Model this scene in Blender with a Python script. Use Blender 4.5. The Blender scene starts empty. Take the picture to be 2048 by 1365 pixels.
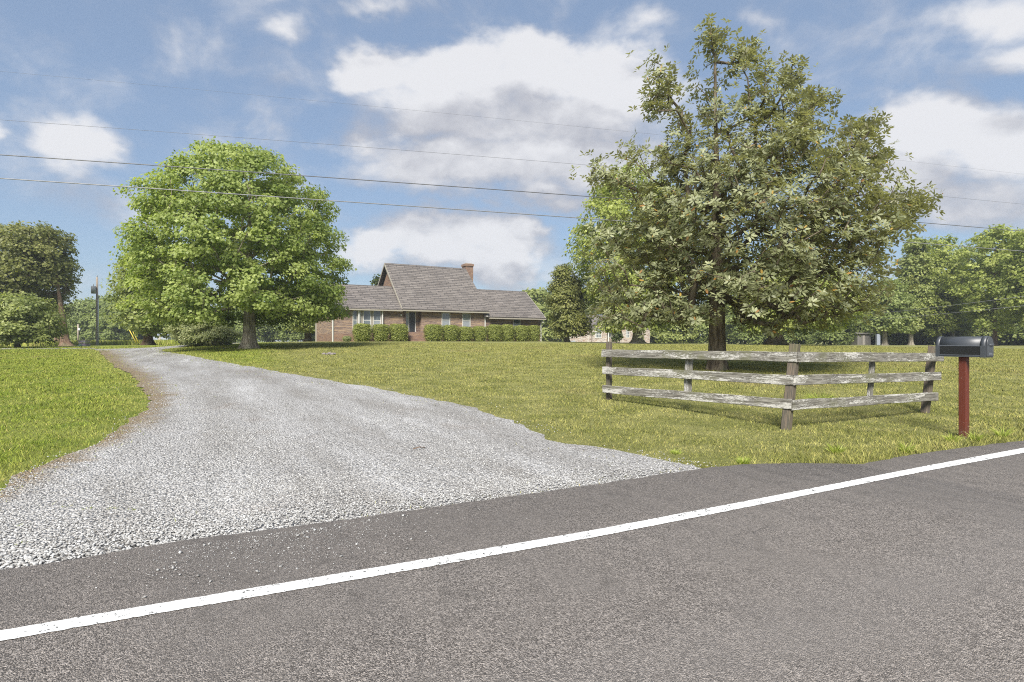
import bpy, bmesh, math, random
import numpy as np
from mathutils import Vector, Matrix, Euler

# ------------------------------------------------------------------ camera, light, exposure
S = bpy.context.scene
EYE, F = 1.35, 1138.0            # eye height (m), focal length in photograph pixels (2048 wide)
cam_d = bpy.data.cameras.new('camera'); cam = bpy.data.objects.new('camera', cam_d)
S.collection.objects.link(cam); S.camera = cam
cam.location = (0, 0, EYE); cam.rotation_euler = (math.radians(90), 0, 0)
cam_d.sensor_width = 36.0; cam_d.lens = 20.0; cam_d.clip_start = 0.05; cam_d.clip_end = 3000

SUN_AZ, SUN_EL = math.radians(-10), math.radians(43)      # sun behind the camera, high
sun_dir = Vector((math.sin(SUN_AZ)*math.cos(SUN_EL), -math.cos(SUN_AZ)*math.cos(SUN_EL), math.sin(SUN_EL)))
sl = bpy.data.lights.new('sun', 'SUN'); sl.energy = 2.6; sl.angle = math.radians(20.0); sl.color = (1.0, 0.955, 0.88)
so = bpy.data.objects.new('sun', sl); S.collection.objects.link(so)
so.rotation_euler = sun_dir.to_track_quat('Z', 'Y').to_euler()
SKY_STRENGTH = 0.10
S.view_settings.view_transform = 'Standard'; S.view_settings.look = 'None'
S.view_settings.exposure = 1.62; S.view_settings.gamma = 1.0; S.view_settings.use_curve_mapping = False

S.cycles.use_denoising = False; S.cycles.filter_width = 1.1
S.cycles.max_bounces = 8; S.cycles.diffuse_bounces = 5; S.cycles.glossy_bounces = 2; S.cycles.transmission_bounces = 4; S.cycles.sample_clamp_indirect = 6.0

# ------------------------------------------------------------------ node helpers
class NT:
    def __init__(s, tree): s.t = tree; s.n = tree.nodes; s.l = tree.links
    def node(s, typ, **kw):
        nd = s.n.new(typ)
        for k, v in kw.items():
            setattr(nd, k, v)
        return nd
    def link(s, a, b): s.l.new(a, b)
    def setin(s, nd, key, v):
        if isinstance(v, bpy.types.NodeSocket): s.l.new(v, nd.inputs[key])
        else: nd.inputs[key].default_value = v
    def math(s, op, a, b=0.0, c=None, clamp=False):
        nd = s.node('ShaderNodeMath', operation=op, use_clamp=clamp)
        s.setin(nd, 0, a); s.setin(nd, 1, b)
        if c is not None: s.setin(nd, 2, c)
        return nd.outputs[0]
    def vmath(s, op, a, b=(0, 0, 0), out=0):
        nd = s.node('ShaderNodeVectorMath', operation=op)
        s.setin(nd, 0, a); s.setin(nd, 1, b)
        return nd.outputs[out]
    def smooth(s, x, lo, hi, a=0.0, b=1.0):
        nd = s.node('ShaderNodeMapRange', interpolation_type='SMOOTHSTEP')
        s.setin(nd, 0, x); s.setin(nd, 1, lo); s.setin(nd, 2, hi); s.setin(nd, 3, a); s.setin(nd, 4, b)
        return nd.outputs[0]
    def noise(s, vec, scale, detail=4.0, rough=0.55, dist=0.0, out=0):
        nd = s.node('ShaderNodeTexNoise')
        if vec is not None: s.l.new(vec, nd.inputs['Vector'])
        nd.inputs['Scale'].default_value = scale; nd.inputs['Detail'].default_value = detail
        nd.inputs['Roughness'].default_value = rough; nd.inputs['Distortion'].default_value = dist
        return nd.outputs[out]
    def mix(s, fac, a, b, blend='MIX'):
        nd = s.node('ShaderNodeMix', data_type='RGBA', blend_type=blend)
        s.setin(nd, 0, fac)
        for k, v in ((6, a), (7, b)):
            if isinstance(v, bpy.types.NodeSocket): s.l.new(v, nd.inputs[k])
            else: nd.inputs[k].default_value = (*v[:3], 1)
        return nd.outputs[2]
    def scale(s, vec, sc):
        return s.vmath('MULTIPLY', vec, sc)
    def pos(s):
        return s.node('ShaderNodeNewGeometry').outputs['Position']
    def obj(s):
        return s.node('ShaderNodeTexCoord').outputs['Object']
    def rnd(s):
        return s.node('ShaderNodeObjectInfo').outputs['Random']
    def attr(s, name):
        return s.node('ShaderNodeAttribute', attribute_name=name)
    def bump(s, h, strength=0.5, dist=0.02):
        nd = s.node('ShaderNodeBump'); nd.inputs['Strength'].default_value = strength
        nd.inputs['Distance'].default_value = dist; s.l.new(h, nd.inputs['Height'])
        return nd.outputs[0]

def material(name, build):
    m = bpy.data.materials.new(name); m.use_nodes = True
    t = NT(m.node_tree); t.n.clear()
    out = t.node('ShaderNodeOutputMaterial')
    t.link(build(t), out.inputs['Surface'])
    return m

def principled(t, col, rough=0.7, normal=None, spec=0.5, metal=0.0):
    p = t.node('ShaderNodeBsdfPrincipled')
    if isinstance(col, bpy.types.NodeSocket): t.link(col, p.inputs['Base Color'])
    else: p.inputs['Base Color'].default_value = (*col[:3], 1)
    t.setin(p, 'Roughness', rough); t.setin(p, 'Specular IOR Level', spec); t.setin(p, 'Metallic', metal)
    if normal is not None: t.link(normal, p.inputs['Normal'])
    return p.outputs[0]

# ------------------------------------------------------------------ world: sky with cumulus clouds
w = bpy.data.worlds.new('World'); S.world = w; w.use_nodes = True
w.cycles.sampling_method = 'MANUAL'; w.cycles.sample_map_resolution = 512
wt = NT(w.node_tree); wt.n.clear()
cg = bpy.data.node_groups.new('cloud_density', 'ShaderNodeTree')
cg.interface.new_socket('Vector', in_out='INPUT', socket_type='NodeSocketVector')
cg.interface.new_socket('Density', in_out='OUTPUT', socket_type='NodeSocketFloat')
g = NT(cg)
gi, go = g.node('NodeGroupInput'), g.node('NodeGroupOutput')
gv = g.vmath('NORMALIZE', gi.outputs[0])
sep = g.node('ShaderNodeSeparateXYZ'); g.link(gv, sep.inputs[0])
yy = g.math('MAXIMUM', sep.outputs[1], 0.12)
uu, vv = g.math('DIVIDE', sep.outputs[0], yy), g.math('DIVIDE', sep.outputs[2], yy)
uvw = g.node('ShaderNodeCombineXYZ'); g.link(uu, uvw.inputs[0]); g.link(vv, uvw.inputs[1])
# warp so that the cloud masses lose their round outlines
wn = g.noise(g.scale(gv, (1, 1, 1.6)), 5.0, 5.0, 0.6, out=1)
wuv = g.vmath('ADD', uvw.outputs[0], g.scale(g.vmath('SUBTRACT', wn, (0.5, 0.5, 0.5)), (0.20, 0.15, 0)))
CLOUDS = [(740,150,110,60,1.0),(880,140,170,62,1.05),(1060,140,210,80,1.1),(1240,150,170,80,1.05),(1000,235,330,85,1.0),
          (1180,320,260,75,.8),(880,320,230,60,.62),(700,275,90,50,.55),(950,350,330,64,.72),(1120,390,160,40,.6),
          (560,60,80,34,.5),(760,30,120,34,.48),(1290,30,80,40,.45),(1490,30,70,25,.3),
          (165,300,88,58,.8),(0,292,45,24,.7),
          (900,485,185,74,1.0),(770,505,110,52,.9),(990,520,110,60,.95),(1040,470,60,40,.8),
          (1880,250,190,70,1.0),(2010,280,190,90,1.05),(1830,330,170,80,.9),(1960,400,260,70,.8),
          (1980,30,160,60,.62),(2060,110,120,50,.7),(1700,300,90,60,.4),(620,210,70,36,.3)]
acc = None
for (cx, cy, rx, ry, k) in CLOUDS:
    d = g.vmath('SUBTRACT', wuv, ((cx-1024)/F, (682.5-cy)/F, 0))
    d = g.scale(d, (F/(rx*1.18), F/(ry*1.18), 0))
    q = g.math('SUBTRACT', 1.0, g.vmath('LENGTH', d, out=1))
    q = g.math('MULTIPLY', g.math('MAXIMUM', q, 0.0), k)
    q = g.math('MINIMUM', q, 0.55)
    if acc is None: acc = q
    else:
        nd = g.node('ShaderNodeMath', operation='SMOOTH_MAX'); g.link(acc, nd.inputs[0]); g.link(q, nd.inputs[1]); nd.inputs[2].default_value = 0.12
        acc = nd.outputs[0]
# away from the frame the same kind of broken cumulus goes on
low = g.noise(g.scale(gv, (1, 1, 2.4)), 2.3, 3.0, 0.5)
gen = g.math('MULTIPLY', g.math('SUBTRACT', low, 0.47), 2.2)
gen = g.math('MAXIMUM', g.math('MINIMUM', gen, 0.5), 0.0)
win = g.math('MULTIPLY', g.smooth(g.math('ABSOLUTE', uu), 0.95, 1.25, 1.0, 0.0), g.smooth(vv, 0.62, 0.85, 1.0, 0.0))
win = g.math('MULTIPLY', win, g.smooth(sep.outputs[1], 0.1, 0.3))
base = g.math('ADD', g.math('MULTIPLY', acc, win), g.math('MULTIPLY', gen, g.math('SUBTRACT', 1.0, win)))
bill = g.noise(g.scale(gv, (1, 1, 1.5)), 9.0, 9.0, 0.58, 0.25)
dens = g.math('ADD', base, g.math('MULTIPLY', g.math('SUBTRACT', bill, 0.5), 0.95))
g.link(dens, go.inputs[0])

tc = wt.node('ShaderNodeTexCoord')
dirv = wt.vmath('NORMALIZE', tc.outputs['Generated'])
sky = wt.node('ShaderNodeTexSky', sky_type='NISHITA'); sky.sun_disc = False
sky.sun_elevation = SUN_EL; sky.sun_rotation = math.atan2(sun_dir.x, sun_dir.y)
sky.air_density = 1.0; sky.dust_density = 0.6; sky.ozone_density = 1.6; sky.altitude = 150
def dens_at(vec):
    nd = wt.node('ShaderNodeGroup'); nd.node_tree = cg; wt.link(vec, nd.inputs[0]); return nd.outputs[0]
d0 = dens_at(dirv)
d1 = dens_at(wt.vmath('ADD', dirv, (0.015, -0.02, 0.075)))
alpha = wt.smooth(d0, -0.02, 0.50)
shade = wt.math('SUBTRACT', d0, wt.math('MULTIPLY', d1, 0.92))
lit = wt.smooth(shade, -0.30, 0.36)
CL = 1.0/SKY_STRENGTH
ccol = wt.mix(lit, (0.155*CL, 0.158*CL, 0.176*CL), (0.282*CL, 0.282*CL, 0.289*CL))
skycol = wt.mix(1.0, sky.outputs[0], (0.44, 0.48, 0.48), 'MULTIPLY')
skycol = wt.mix(0.60, skycol, (0.104*CL, 0.136*CL, 0.196*CL))     # thin veil of high haze, even over the whole sky
col = wt.mix(wt.math('MULTIPLY', alpha, 0.93), skycol, ccol)
bg = wt.node('ShaderNodeBackground'); bg.inputs['Strength'].default_value = SKY_STRENGTH
wt.link(col, bg.inputs['Color'])
wo = wt.node('ShaderNodeOutputWorld'); wt.link(bg.outputs[0], wo.inputs['Surface'])

# ------------------------------------------------------------------ scene helpers
R = np.random.default_rng(11)
COL = S.collection
def link(o, parent=None):
    COL.objects.link(o)
    if parent is not None: o.parent = parent
    return o
def tag(o, label=None, cat=None, group=None, kind=None):
    for k, v in (('label', label), ('category', cat), ('group', group), ('kind', kind)):
        if v: o[k] = v
    return o
def empty(name, loc=(0, 0, 0), rz=0.0, **kw):
    o = bpy.data.objects.new(name, None); o.location = loc; o.rotation_euler = (0, 0, rz); o.empty_display_size = 0.2
    link(o); tag(o, **kw); return o
def mesh_np(name, verts, faces, mat=None, parent=None, smooth=False, attrs=None, loc=None, obj=True):
    """faces: list of integer arrays (n,k)"""
    me = bpy.data.meshes.new(name)
    verts = np.asarray(verts, np.float32).reshape(-1, 3)
    me.vertices.add(len(verts)); me.vertices.foreach_set('co', verts.ravel())
    faces = [np.asarray(f, np.int32) for f in faces if len(f)]
    li = np.concatenate([f.ravel() for f in faces]); sizes = np.concatenate([np.full(len(f), f.shape[1], np.int32) for f in faces])
    me.loops.add(len(li)); me.loops.foreach_set('vertex_index', li)
    me.polygons.add(len(sizes)); starts = np.concatenate([[0], np.cumsum(sizes)[:-1]]).astype(np.int32)
    me.polygons.foreach_set('loop_start', starts); me.polygons.foreach_set('loop_total', sizes)
    if smooth: me.polygons.foreach_set('use_smooth', np.ones(len(sizes), bool))
    me.update(calc_edges=True)
    for k, v in (attrs or {}).items():
        a = me.attributes.new(k, 'FLOAT_COLOR', 'POINT')
        c = np.ones((len(verts), 4), np.float32); c[:, :v.shape[1]] = v; a.data.foreach_set('color', c.ravel())
    if mat: me.materials.append(mat)
    if not obj: return me
    o = bpy.data.objects.new(name, me)
    if loc is not None: o.location = loc
    return link(o, parent)
def bm_obj(name, bm, mat, parent=None, smooth=False, loc=None):
    me = bpy.data.meshes.new(name); bm.normal_update(); bm.to_mesh(me); bm.free()
    if smooth:
        me.polygons.foreach_set('use_smooth', np.ones(len(me.polygons), bool))
    if mat: me.materials.append(mat)
    o = bpy.data.objects.new(name, me)
    if loc is not None: o.location = loc
    return link(o, parent)
def box_bm(bm, x0, x1, y0, y1, z0, z1, bevel=0.0):
    r = bmesh.ops.create_cube(bm, size=1.0)
    for v in r['verts']:
        v.co = Vector((x0 + (v.co.x+.5)*(x1-x0), y0 + (v.co.y+.5)*(y1-y0), z0 + (v.co.z+.5)*(z1-z0)))
    if bevel:
        es = list({e for v in r['verts'] for e in v.link_edges})
        bmesh.ops.bevel(bm, geom=es, offset=bevel, segments=1, affect='EDGES')
def box(name, x0, x1, y0, y1, z0, z1, mat, parent=None, bevel=0.0):
    bm = bmesh.new(); box_bm(bm, x0, x1, y0, y1, z0, z1, bevel); return bm_obj(name, bm, mat, parent)
def prism(name, poly, d, mat, parent=None):
    """closed solid from a planar polygon (list of 3-vectors) pushed along vector d"""
    bm = bmesh.new(); n = len(poly)
    a = [bm.verts.new(Vector(p)) for p in poly]; b = [bm.verts.new(Vector(p)+Vector(d)) for p in poly]
    bm.faces.new(a); bm.faces.new(b[::-1])
    for i in range(n): bm.faces.new((a[i], b[i], b[(i+1) % n], a[(i+1) % n]))
    bmesh.ops.recalc_face_normals(bm, faces=bm.faces[:])
    return bm_obj(name, bm, mat, parent)
def tube_np(pts, radii, sides=10, lobes=None, cap=True):
    pts = np.asarray(pts, float); n = len(pts)
    tan = np.gradient(pts, axis=0); tan /= np.linalg.norm(tan, axis=1)[:, None]+1e-9
    ref = np.array([1.0, 0.02, 0.03]) if abs(tan[0][0]) < .8 else np.array([0.02, 0.03, 1.0])
    u = np.cross(tan, ref); u /= np.linalg.norm(u, axis=1)[:, None]; v = np.cross(tan, u)
    a = np.linspace(0, 2*np.pi, sides, endpoint=False)
    rr = np.repeat(np.asarray(radii, float)[:, None], sides, 1)
    if lobes is not None: rr = rr*lobes
    V = pts[:, None] + rr[..., None]*(np.cos(a)[None, :, None]*u[:, None] + np.sin(a)[None, :, None]*v[:, None])
    i, j = np.meshgrid(np.arange(n-1), np.arange(sides), indexing='ij'); j2 = (j+1) % sides
    Q = np.stack([i*sides+j, i*sides+j2, (i+1)*sides+j2, (i+1)*sides+j], -1).reshape(-1, 4)
    fs = [Q]
    if cap: fs.append(np.arange(sides)[None, :] + (n-1)*sides)
    return V.reshape(-1, 3), fs
def tube(name, pts, r, mat, parent=None, sides=8):
    rad = np.full(len(pts), r) if np.isscalar(r) else r
    V, fs = tube_np(pts, rad, sides); fs.append(np.arange(sides)[::-1][None, :])
    return mesh_np(name, V, fs, mat, parent, smooth=len(pts) > 4)

# ------------------------------------------------------------------ terrain
E_DIR = np.array([0.887, 0.462]); E_N = np.array([-0.462, 0.887]); E_P0 = np.array([-3.0, 3.33])
CTRL = [(-3,4,.0),(0,5.5,.0),(2.6,7,.02),(6.36,8,.007),(4.17,8.5,.09),(1.94,11.4,.16),(7.57,10.4,.125),(6.5,18,.43),(14,16,.3),(9,13,.2),
        (-5,8,.06),(-8,12,.17),(-12,20,.40),(-4,14,.26),(-3,22,.55),(-16.1,35,.88),(-15,46,1.17),(-8,40,1.05),(2,40,1.0),(-23.85,50,1.17),
        (-26.7,46,.99),(-29.9,44,.77),(-22,32,.60),(-20,20,.36),(-35.2,55,.96),(-45.6,58,.84),(-40,46,.82),(-30,30,.55),(-48,66,.77),
        (-17,54,1.29),(-8,56,1.30),(-2,62,1.30),(4,66,1.30),(-20,64,1.3),(-6,72,1.3),(12,54,1.11),(23,50,1.0),(30,40,.75),(20,28,.6),(40,60,.85),
        (30,85,.76),(60,85,.70),(70,60,.6),(45,45,.6),(14,120,.86),(-20,100,1.1),(-70,100,.7),(-70,60,.7),(-60,35,.5),(-30,14,.2),(40,26,.3),
        (0,160,.8),(120,160,.6),(-120,160,.6),(0,300,.6),(300,300,.5),(-300,300,.5),(0,600,.5),(400,100,.5),(-400,100,.4),(400,600,.5),(-400,600,.5)]
CT = np.array(CTRL, float)
def _phi(A, B):
    d2 = ((A[:, None]-B[None])**2).sum(-1); return np.sqrt(d2+9.0)
_K = np.zeros((len(CT)+3,)*2); _K[:len(CT), :len(CT)] = _phi(CT[:, :2], CT[:, :2])
_P = np.c_[np.ones(len(CT)), CT[:, :2]]; _K[:len(CT), len(CT):] = _P; _K[len(CT):, :len(CT)] = _P.T
_W = np.linalg.solve(_K, np.r_[CT[:, 2], 0, 0, 0])
def sstep(x, a, b):
    t = np.clip((x-a)/(b-a), 0, 1); return t*t*(3-2*t)
def H(x, y):
    x = np.atleast_1d(np.asarray(x, float)); y = np.atleast_1d(np.asarray(y, float))
    sh = x.shape; P = np.c_[x.ravel(), y.ravel()]
    out = np.empty(len(P))
    for i in range(0, len(P), 60000):
        q = P[i:i+60000]; out[i:i+60000] = _phi(q, CT[:, :2])@_W[:-3] + np.c_[np.ones(len(q)), q]@_W[-3:]
    dn = (P-E_P0)@E_N
    out = np.clip(out, -.05, 1.4)*sstep(dn, 0.0, 4.5)
    return out.reshape(sh)
def h1(x, y): return float(H(x, y)[0])
def ray(px, py): return np.array([(px-1024)/F, 1.0, (682.5-py)/F])
def ground(px, py, ymax=320.0):
    r = ray(px, py); t = np.concatenate([np.arange(1.5, 40, .1), np.arange(40, ymax, .5)])
    z = EYE + r[2]*t; hh = H(r[0]*t, t); k = np.argmax(z <= hh)
    if z[k] > hh[k]: k = len(t)-1
    a, b = t[max(k-1, 0)], t[k]
    for _ in range(25):
        m = (a+b)/2
        if EYE+r[2]*m > h1(r[0]*m, m): a = m
        else: b = m
    return np.array([r[0]*b, b])
def W(px, py, Y): return np.array([(px-1024)/F*Y, Y, EYE+(682.5-py)/F*Y])

# road edge polyline (world XY), from far left to far right
edge_px = [(0,1143),(164,1118),(381,1080),(495,1068),(700,1040),(895,1012),(1090,985),(1247,962),(1325,950),(1383,941),(1480,930),(1600,928),(1720,930),(1800,915),(1900,900),(2048,882)]
edge = []
for p in edge_px:
    y = EYE*F/(p[1]-682.5); edge.append(((p[0]-1024)/F*y, y))
edge = np.array(edge)
edge = np.vstack([edge[0]-E_DIR*80, edge[0]-E_DIR*6, edge[0]-E_DIR*2, edge, edge[-1]+E_DIR*3, edge[-1]+E_DIR*90])
def resample(P, step, jit=0.0, rng=R):
    out = []
    for a, b in zip(P[:-1], P[1:]):
        n = max(1, int(np.linalg.norm(b-a)/step)); n = min(n, 200)
        for k in range(n): out.append(a+(b-a)*k/n)
    out.append(P[-1]); out = np.array(out)
    if jit: out[1:-1] += rng.normal(0, jit, out[1:-1].shape)
    return out
edge_f = resample(edge, .12, .008)
eu, en = (edge_f-E_P0)@E_DIR, (edge_f-E_P0)@E_N
o_ = np.argsort(eu); eu, en = eu[o_], en[o_]
def road_d(x, y):
    """distance beyond the asphalt edge, towards the house"""
    P = np.stack([np.asarray(x)-E_P0[0], np.asarray(y)-E_P0[1]], -1)
    return P@E_N - np.interp(P@E_DIR, eu, en)

# gravel outline
grav_left = [(0,992),(57,954),(114,924),(190,893),(244,859),(289,825),(303,795),(285,770),(267,752),(238,738),(217,726),(207,712),(196,702)]
grav_far = [(188,698.5),(250,697.5),(301,696),(335,693.5),(364,691),(400,689.3),(434,687.8),(470,686.3),(500,685.3),(500,687),(470,688),(434,690),(400,692.3),(369,694.8),(340,697.5),(322,700.5),(330,704)]
grav_right = [(375,711),(419,720),(500,734),(571,747),(640,758),(700,769),(800,789),(895,809),(960,827),(1012,844),(1059,867),(1100,884),(1150,893),(1225,902),(1280,914),(1335,927),(1375,936),(1408,940)]
gp = [ground(*p) for p in grav_left+grav_far+grav_right]
gl0 = gp[0]
back = [p for p in edge[::-1] if p[0] < gp[-1][0]+.3 and p[0] > -30]
GP = np.vstack([np.array(gp), np.array(back) - E_N*0.05, gl0 - E_DIR*7.0, gl0 - E_DIR*2.5+E_N*.1])
def wob(P, seed):
    rng = np.random.default_rng(seed); Q = resample(np.vstack([P, P[:1]]), .22)[:-1]
    d = np.hypot(Q[:, 0], Q[:, 1]); amp = np.clip(.06*d/6, .04, .075); nz = np.zeros(Q.shape)
    for w_, a_ in ((1, .5), (3, .8), (9, 1.6), (25, 2.2)):
        k_ = np.hanning(w_*2+1); k_ /= k_.sum(); r_ = rng.normal(0, 1, Q.shape)
        nz += a_*np.c_[[np.convolve(np.r_[r_[-60:, c], r_[:, c], r_[:60, c]], k_, 'same')[60:-60] for c in (0, 1)]].T
    return Q+nz*amp[:, None]*.9
GPW = wob(GP, 3)
def _inside(P, poly):
    out = np.zeros(len(P), bool); x1, y1 = poly[:, 0], poly[:, 1]; x2, y2 = np.roll(x1, -1), np.roll(y1, -1)
    for i in range(0, len(P), 20000):
        q = P[i:i+20000]; px, py = q[:, :1], q[:, 1:]
        c = ((y1 > py) != (y2 > py)) & (px < (x2-x1)*(py-y1)/(y2-y1+1e-12)+x1)
        out[i:i+20000] = c.sum(1) % 2 == 1
    return out
def _edge_dist(P, poly):
    a, b = poly, np.roll(poly, -1, 0); ab = b-a; L = (ab**2).sum(1)+1e-12; out = np.empty(len(P))
    for i in range(0, len(P), 8000):
        q = P[i:i+8000][:, None]; t = np.clip(((q-a)*ab).sum(-1)/L, 0, 1)
        out[i:i+8000] = np.sqrt((((a+ab*t[..., None])-q)**2).sum(-1).min(1))
    return out
def _cells(P, poly, c=.25):
    k = np.floor(P/c).astype(np.int64); key = (k[:, 0]+100000)*1000000+(k[:, 1]+100000)
    u, first, inv = np.unique(key, return_index=True, return_inverse=True); cen = (k[first]+.5)*c
    return cen, inv, _edge_dist(cen, poly[::2])
def inside(P, poly):
    """exact near the outline, one test for each 25 cm cell elsewhere"""
    P = np.asarray(P); cen, inv, d = _cells(P, poly); ins = _inside(cen, poly)[inv]; near = (d < .45)[inv]
    ins[near] = _inside(P[near], poly); return ins
def edge_dist(P, poly):
    cen, inv, d = _cells(P, poly); return d[inv]

# ---- lawn colour shared by the ground sheet and the blades
def lawn_colour(t, vec):
    p2 = t.scale(vec, (1, 1, 0))
    sx = t.node('ShaderNodeSeparateXYZ'); t.link(vec, sx.inputs[0])
    side = t.smooth(t.math('ADD', sx.outputs[0], t.math('MULTIPLY', sx.outputs[1], 0.42)), -1.5, 1.5)
    big = t.noise(p2, 0.22, 4, .6); mid = t.noise(p2, 1.3, 5, .62); fine = t.noise(p2, 9.0, 3, .6)
    left = t.mix(t.smooth(mid, .35, .68), (.190, .248, .042), (.330, .355, .090))
    right = t.mix(t.smooth(mid, .35, .68), (.222, .228, .074), (.360, .345, .135))
    c = t.mix(side, left, right)
    straw = t.smooth(t.math('ADD', big, t.math('MULTIPLY', fine, .35)), .72, .92)
    c = t.mix(t.math('MULTIPLY', straw, .7), c, (.37, .30, .15))
    mow = t.noise(t.scale(p2, (.25, 1.6, 0)), 1.6, 3, .5)
    c = t.mix(t.smooth(mow, .42, .66, 0, .18), c, (.165, .188, .045))
    return c
def b_lawn(t):
    p = t.pos(); c = lawn_colour(t, p)
    n = t.noise(t.scale(p, (1, .6, 1)), 26, 4, .7); n2 = t.noise(p, 110, 2, .6)
    c = t.mix(t.smooth(n, .30, .66, .40, 0), c, (.090, .110, .024))
    bh = t.math('ADD', n, t.math('MULTIPLY', n2, .5))
    return principled(t, c, .95, t.bump(bh, .9, .07), spec=.15)
M_lawn = material('lawn', b_lawn)
def b_blade(t):
    c = lawn_colour(t, t.pos()); a = t.attr('tone'); s = t.node('ShaderNodeSeparateColor'); t.link(a.outputs['Color'], s.inputs[0])
    c = t.mix(s.outputs[1], c, (.42, .35, .16))
    c = t.mix(1.0, c, t.mix(s.outputs[0], (.34, .40, .26), (1.68, 1.62, 1.42)), 'MULTIPLY')
    n = t.vmath('NORMALIZE', t.vmath('ADD', t.scale(t.node('ShaderNodeNewGeometry').outputs['Normal'], (.55, .55, .55)), (0, 0, .75)))
    d = t.node('ShaderNodeBsdfDiffuse'); t.link(c, d.inputs[0]); t.link(n, d.inputs['Normal'])
    tr = t.node('ShaderNodeBsdfTranslucent'); t.link(c, tr.inputs[0])
    m = t.node('ShaderNodeMixShader'); m.inputs[0].default_value = .22; t.link(d.outputs[0], m.inputs[1]); t.link(tr.outputs[0], m.inputs[2])
    return m.outputs[0]
M_blade = material('grass_blade', b_blade)

# ---- ground sheet
def axis(breaks):
    out = []
    for a, b, s in breaks: out += list(np.arange(a, b, s))
    return np.array(out+[breaks[-1][1]])
gx = axis([(-900,-300,60),(-300,-80,12),(-80,-24,2),(-24,24,.6),(24,80,2),(80,300,12),(300,900,60)])
gy = axis([(-200,-20,20),(-20,0,4),(0,20,.4),(20,70,1),(70,140,3),(140,400,15),(400,1600,100)])
GX, GY = np.meshgrid(gx, gy, indexing='ij'); GZ = H(GX, GY)
rd = road_d(GX.ravel(), GY.ravel()).reshape(GX.shape)
GZ = GZ - .035*(1-sstep(rd, -.05, .25))
ni, nj = GX.shape
ii, jj = np.meshgrid(np.arange(ni-1), np.arange(nj-1), indexing='ij')
Q = np.stack([ii*nj+jj, (ii+1)*nj+jj, (ii+1)*nj+jj+1, ii*nj+jj+1], -1).reshape(-1, 4)
tag(mesh_np('lawn_ground', np.stack([GX, GY, GZ], -1), [Q], M_lawn, smooth=True), kind='structure')

# ---- asphalt road
def b_asphalt(t):
    p = t.pos()
    ag = t.node('ShaderNodeTexVoronoi'); ag.inputs['Scale'].default_value = 190; t.link(p, ag.inputs['Vector'])
    sepc = t.node('ShaderNodeSeparateColor'); t.link(ag.outputs['Color'], sepc.inputs[0])
    f = t.noise(p, 55, 4, .75); big = t.noise(p, .9, 5, .6); blot = t.noise(t.scale(p, (1, 1, 1)), 4.5, 4, .6)
    sx = t.vmath('DOT_PRODUCT', p, (float(E_N[0]), float(E_N[1]), 0), out=1)
    c = t.mix(t.smooth(sepc.outputs[0], 0, 1), (.082, .071, .062), (.550, .488, .436))
    c = t.mix(t.smooth(f, .34, .60, .60, 0), c, (.094, .083, .074))
    c = t.mix(t.smooth(big, .40, .66, .0, .55), c, (.265, .236, .211))
    c = t.mix(t.smooth(blot, .52, .75, 0, .45), c, (.140, .124, .110))
    # shoulder beyond the white line is a darker, older strip
    wl = t.math('SUBTRACT', sx, float(E_P0@E_N) - 1.05)
    c = t.mix(t.math('MULTIPLY', t.smooth(wl, -.15, .5), .16), c, (.140, .120, .106))
    # lanes worn paler by wheels
    wheel = t.math('ABSOLUTE', t.math('ADD', wl, 1.55))
    c = t.mix(t.smooth(wheel, 0, .55, .28, 0), c, (.29, .265, .245))
    cr = t.node('ShaderNodeTexVoronoi', feature='DISTANCE_TO_EDGE'); cr.inputs['Scale'].default_value = .55
    t.link(t.vmath('ADD', p, t.scale(t.noise(p, 1.6, 5, .65, out=1), (1.4, 1.4, 0))), cr.inputs['Vector'])
    crk = t.math('MULTIPLY', t.smooth(cr.outputs['Distance'], .001, .004, 1, 0), t.smooth(t.noise(p, .8, 2), .52, .6))
    c = t.mix(t.math('MULTIPLY', crk, .4), c, (.05, .05, .05))
    h = t.math('ADD', t.math('MULTIPLY', ag.outputs['Distance'], -1.0), t.math('MULTIPLY', f, .8))
    h = t.math('SUBTRACT', h, t.math('MULTIPLY', crk, .6))
    return principled(t, c, .88, t.bump(h, .8, .008), spec=.3)
M_asph = material('asphalt', b_asphalt)
n_ = len(edge_f); far = edge_f - E_N*8.4
V = np.vstack([np.c_[edge_f-E_N*0.02, np.full(n_, .012)], np.c_[far, np.full(n_, .012)], np.c_[edge_f+E_N*.02, np.full(n_, -.05)]])
k = np.arange(n_-1)
tag(mesh_np('road', V, [np.stack([k, k+1, n_+k+1, n_+k], -1)[:, ::-1], np.stack([k, k+1, 2*n_+k+1, 2*n_+k], -1)], M_asph), kind='structure')

def b_line(t):
    p = t.pos(); sp = t.noise(p, 42, 4, .7); sp2 = t.noise(p, 9, 3, .6)
    chip = t.smooth(t.math('ADD', sp, t.math('MULTIPLY', sp2, .45)), .825, .865)
    cr = t.node('ShaderNodeTexVoronoi', feature='DISTANCE_TO_EDGE'); cr.inputs['Scale'].default_value = 2.3
    t.link(t.vmath('ADD', p, t.scale(t.noise(p, 9, 4, .6, out=1), (.35, .35, 0))), cr.inputs['Vector'])
    crk = t.math('MULTIPLY', t.smooth(cr.outputs['Distance'], .004, .012, 1, 0), t.smooth(t.noise(p, 5, 2), .5, .58))
    f = t.math('MAXIMUM', chip, crk)
    c = t.mix(t.noise(p, 60, 3), (.60, .60, .59), (.76, .76, .75))
    c = t.mix(f, c, (.10, .10, .095))
    return principled(t, c, .7, t.bump(t.noise(p, 130, 2), .4, .004), spec=.3)
M_line = material('road_paint', b_line)
top_px = [(0,1261.5),(300,1210),(600,1160.5),(900,1110),(1200,1058),(1500,1001),(1848,933),(2048,896)]
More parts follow.
